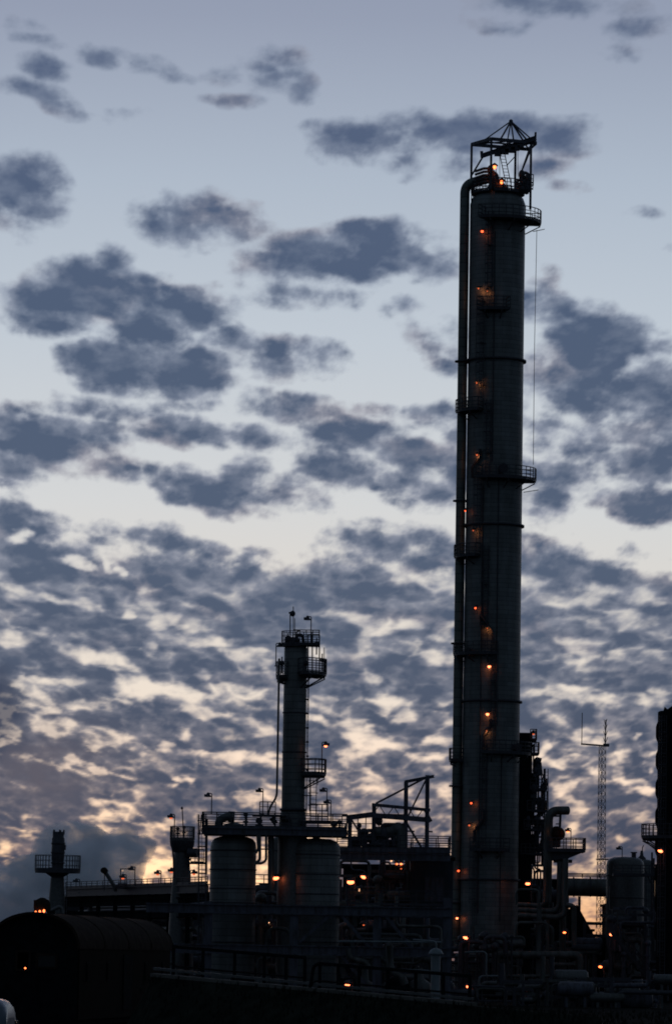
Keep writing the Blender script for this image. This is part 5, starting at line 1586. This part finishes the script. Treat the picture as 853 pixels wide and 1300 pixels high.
holes = [(-.72, -.22, ztop - 2.15, ztop - 1.45), (.05, .80, ztop - 2.05, ztop - 1.55)]
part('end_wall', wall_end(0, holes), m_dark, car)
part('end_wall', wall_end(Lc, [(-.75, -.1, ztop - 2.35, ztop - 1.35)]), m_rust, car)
sw = MB()
for s in (-hw, hw):
    sw.bar(rc(s, .02, (1 + ze) / 2), rc(s, Lc - .02, (1 + ze) / 2), .1, ze - 1.0)
part('side_wall', sw, m_void, car)
for k in range(2):
    h = holes[k]
    f = MB()
    for a, b in (((h[0], h[2]), (h[1], h[2])), ((h[0], h[3]), (h[1], h[3])), ((h[0], h[2]), (h[0], h[3])), ((h[1], h[2]), (h[1], h[3]))):
        f.bar(rc(a[0], -.03, a[1]), rc(b[0], -.03, b[1]), .08)
    w_ = part('window', f, m_rust, car)
    if k == 1:
        part('pane', MB().bar(rc(h[0], 0, (h[2] + h[3]) / 2), rc(h[1], 0, (h[2] + h[3]) / 2), .02, h[3] - h[2]), m_glass, w_)
for k in range(5):
    l = 1.8 + k * (Lc - 3.6) / 4
    w_ = part('window', MB().bar(rc(hw + .06, l - .38, ze - .85), rc(hw + .06, l + .38, ze - .85), .04, .75), m_dark, car)
    part('pane', MB().bar(rc(hw + .09, l - .3, ze - .85), rc(hw + .09, l + .3, ze - .85), .02, .6), m_void, w_)
part('door', MB().bar(rc(hw + .07, Lc * .5 - 1.0, (1.1 + ze) / 2), rc(hw + .07, Lc * .5 + 1.0, (1.1 + ze) / 2), .05, ze - 1.5), m_dark, car)
part('underframe', MB().bar(rc(0, -.3, .95), rc(0, Lc + .3, .95), 2.9, .35), m_dark, car)
for l in (2.4, Lc - 2.4):
    bo = part('bogie', MB().bar(rc(0, l - 1.4, .55), rc(0, l + 1.4, .55), 2.2, .3), m_dark, car)
    for dl in (-.95, .95):
        for s in (-.75, .75):
            part('wheel', MB().cyl(rc(s - .07, l + dl, .46), rc(s + .07, l + dl, .46), .46, 20), m_dark, bo)
for s in (-.9, .9): part('buffer', MB().cyl(rc(s, -.35, 1.1), rc(s, -.85, 1.1), .12, 10).cyl(rc(s, -.85, 1.1), rc(s, -.92, 1.1), .24, 14), m_dark, car)
vt3 = MB()
for l in (.25, ):
    vt3.box(rc(0.5, l, ztop + .02), (.3, .3, .12))
part('roof_vent', vt3, m_dark, car)
# small reddish lamp inside the end window
p = rc(-.50, .6, ztop - 2.08)
part('inner_lamp', MB().ball(p, .035), m_lampc, car)
# rusty box on a lamp-lit mount above the roof, further back
bx = thing('lit_cabinet', 'small rusty hooded cabinet glowing orange at its foot, above the rail car roof', 'cabinet', (G(54, 1160, 262).x, 262, 0))
q = G(54, 1150, 262)
part('hood', MB().lathe((q.x, 262), [(.50, q.z - .35), (.52, q.z + .1), (.40, q.z + .35), (.12, q.z + .5)], 12).box((q.x - .1, 262, q.z + .1), (.8, .7, .5)), m_rust, bx)
part('mast', MB().bar((q.x, 262, 0), (q.x, 262, q.z - .4), .2), m_steel, bx)
for k, dx in enumerate((-.30, -.05, .2)):
    part('bulb', MB().ball((q.x + dx - .05, 261.5, q.z - .42 + .05 * k), .07, .07, .1, 8, 6), m_lampc, bx)
glow_light(bx, Vector((q.x, 261.2, q.z - .4)), 4)
# white pipe stub past the roof
solo('pipe_stub', MB().tube(bend([G(66, 1156, 300), G(78, 1150, 300), G(80, 1160, 300)], .4), .12, 8), m_galv, 'bent grey pipe stub between the short stack and the rail car roof', 'pipe', G(78, 1160, 300))

# ------------------------------------------------------------------ van in the corner
vd = 104.0
vt4 = W(-3, 1266, vd)
van = thing('van', 'white van of which only the rounded roof shows, lower left corner', 'van', (vt4.x - .3, vd, 0))
zr = vt4.z; vx = vt4.x - .65; L2, Wd = 4.9, 1.95
prof = [(-L2 / 2, .45), (-L2 / 2, zr * .78), (-L2 / 2 + .25, zr * .95), (-L2 / 2 + .7, zr), (L2 / 2 - 2.3, zr), (L2 / 2 - 1.7, zr * .94), (L2 / 2 - .9, zr * .56), (L2 / 2 - .1, zr * .48), (L2 / 2, .6), (L2 / 2, .45)]
def vp_(l, s, z):   # the van points away from the camera
    return Vector((vx + s, vd + l + 1.2, z))
secs = []
for s, k in ((-.5, .0), (-.49, .05), (-.42, .0), (-.3, -.0), (0, 0), (.3, 0), (.42, 0), (.49, .05), (.5, 0)):
    drop = {.5: .50, .49: .26, .42: .10, .3: .03, 0: 0}[abs(s)]
    secs.append([vp_(l, s * Wd, z - (drop if z > zr * .8 else 0)) for l, z in prof])
n = len(prof)
vb5 = MB().add([p for c in secs for p in c], [(i * n + k, i * n + (k + 1) % n, (i + 1) * n + (k + 1) % n, (i + 1) * n + k) for i in range(len(secs) - 1) for k in range(n)], True)
vb5.add(secs[0], [tuple(range(n))]); vb5.add(secs[-1], [tuple(reversed(range(n)))])
part('body', vb5, m_white, van)
part('rear_window', MB().box((vx, vd + 1.2 - L2 / 2 - .02, zr * .66), (1.4, .04, .5)), m_glass, van)
part('side_window', MB().box((vx + Wd / 2 + .012, vd + 2.0, zr * .66), (.02, .9, .45)), m_glass, van)
for l in (-L2 / 2 + .9, L2 / 2 - .9):
    for s in (-1, 1):
        w_ = part('wheel', MB().cyl(vp_(l, s * (Wd / 2 - .2), .34), vp_(l, s * (Wd / 2 + .02), .34), .34, 20), m_rubber, van)
        part('rim', MB().cyl(vp_(l, s * (Wd / 2 + .02), .34), vp_(l, s * (Wd / 2 + .035), .34), .2, 16), m_galv, w_)
for s in (-1, 1): part('tail_light', MB().box((vx + s * .85, vd + 1.2 - L2 / 2 - .02, zr * .42), (.12, .05, .35)), m_rust, van)

# ------------------------------------------------------------------ steam
def steam(lst, D, name, label, dens, seed, col):
    bm = bmesh.new()
    for (u, v, rx, rz, dy) in lst:
        p = W(u, v, D + dy); k = D / FPX
        mt = Matrix.Translation(p) @ Matrix.Diagonal((rx * k, max(rx, rz) * k * .8, rz * k, 1))
        bmesh.ops.create_icosphere(bm, subdivisions=3, radius=1, matrix=mt)
    me = bpy.data.meshes.new(name); bm.to_mesh(me); bm.free()
    o = bpy.data.objects.new(name, me); COLL.objects.link(o)
    rm_ = o.modifiers.new('merge', 'REMESH'); rm_.mode = 'VOXEL'; rm_.voxel_size = .55
    tx = bpy.data.textures.new('puffs', 'CLOUDS'); tx.noise_scale = 2.6; tx.noise_depth = 3
    dm = o.modifiers.new('puffs', 'DISPLACE'); dm.texture = tx; dm.strength = 2.2; dm.mid_level = .55; dm.texture_coords = 'GLOBAL'
    m = bpy.data.materials.new(name); m.use_nodes = True; nt = m.node_tree; nt.nodes.clear(); L = nt.links
    out, vol = nt.nodes.new('ShaderNodeOutputMaterial'), nt.nodes.new('ShaderNodeVolumePrincipled')
    tc, nz, mr = nt.nodes.new('ShaderNodeTexCoord'), nt.nodes.new('ShaderNodeTexNoise'), nt.nodes.new('ShaderNodeMapRange')
    nz.inputs['Scale'].default_value = .22; nz.inputs['Detail'].default_value = 5; nz.inputs['Roughness'].default_value = .6
    L.new(tc.outputs['Object'], nz.inputs[0]); L.new(nz.outputs[0], mr.inputs[0])
    mr.inputs[1].default_value = .30; mr.inputs[2].default_value = .56; mr.inputs[3].default_value = 0; mr.inputs[4].default_value = dens
    L.new(mr.outputs[0], vol.inputs['Density']); vol.inputs['Color'].default_value = (*col, 1); vol.inputs['Anisotropy'].default_value = .45
    vol.inputs['Emission Strength'].default_value = .0055; vol.inputs['Emission Color'].default_value = (.62, .80, 1.15, 1)   # added glow in place of skylight scattered many times inside the steam
    L.new(vol.outputs[0], out.inputs['Volume'])
    me.materials.append(m)
    o['kind'] = 'stuff'; o['label'] = label; o['category'] = 'steam'
    return o
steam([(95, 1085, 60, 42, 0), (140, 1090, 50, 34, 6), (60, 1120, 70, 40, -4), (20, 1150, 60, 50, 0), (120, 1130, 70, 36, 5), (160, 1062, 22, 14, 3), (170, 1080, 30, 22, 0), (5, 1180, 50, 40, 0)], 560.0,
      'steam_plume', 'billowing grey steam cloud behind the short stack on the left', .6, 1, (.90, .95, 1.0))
scene.cycles.volume_bounces = 2
scene.cycles.volume_step_rate = 3
scene.cycles.volume_max_steps = 128
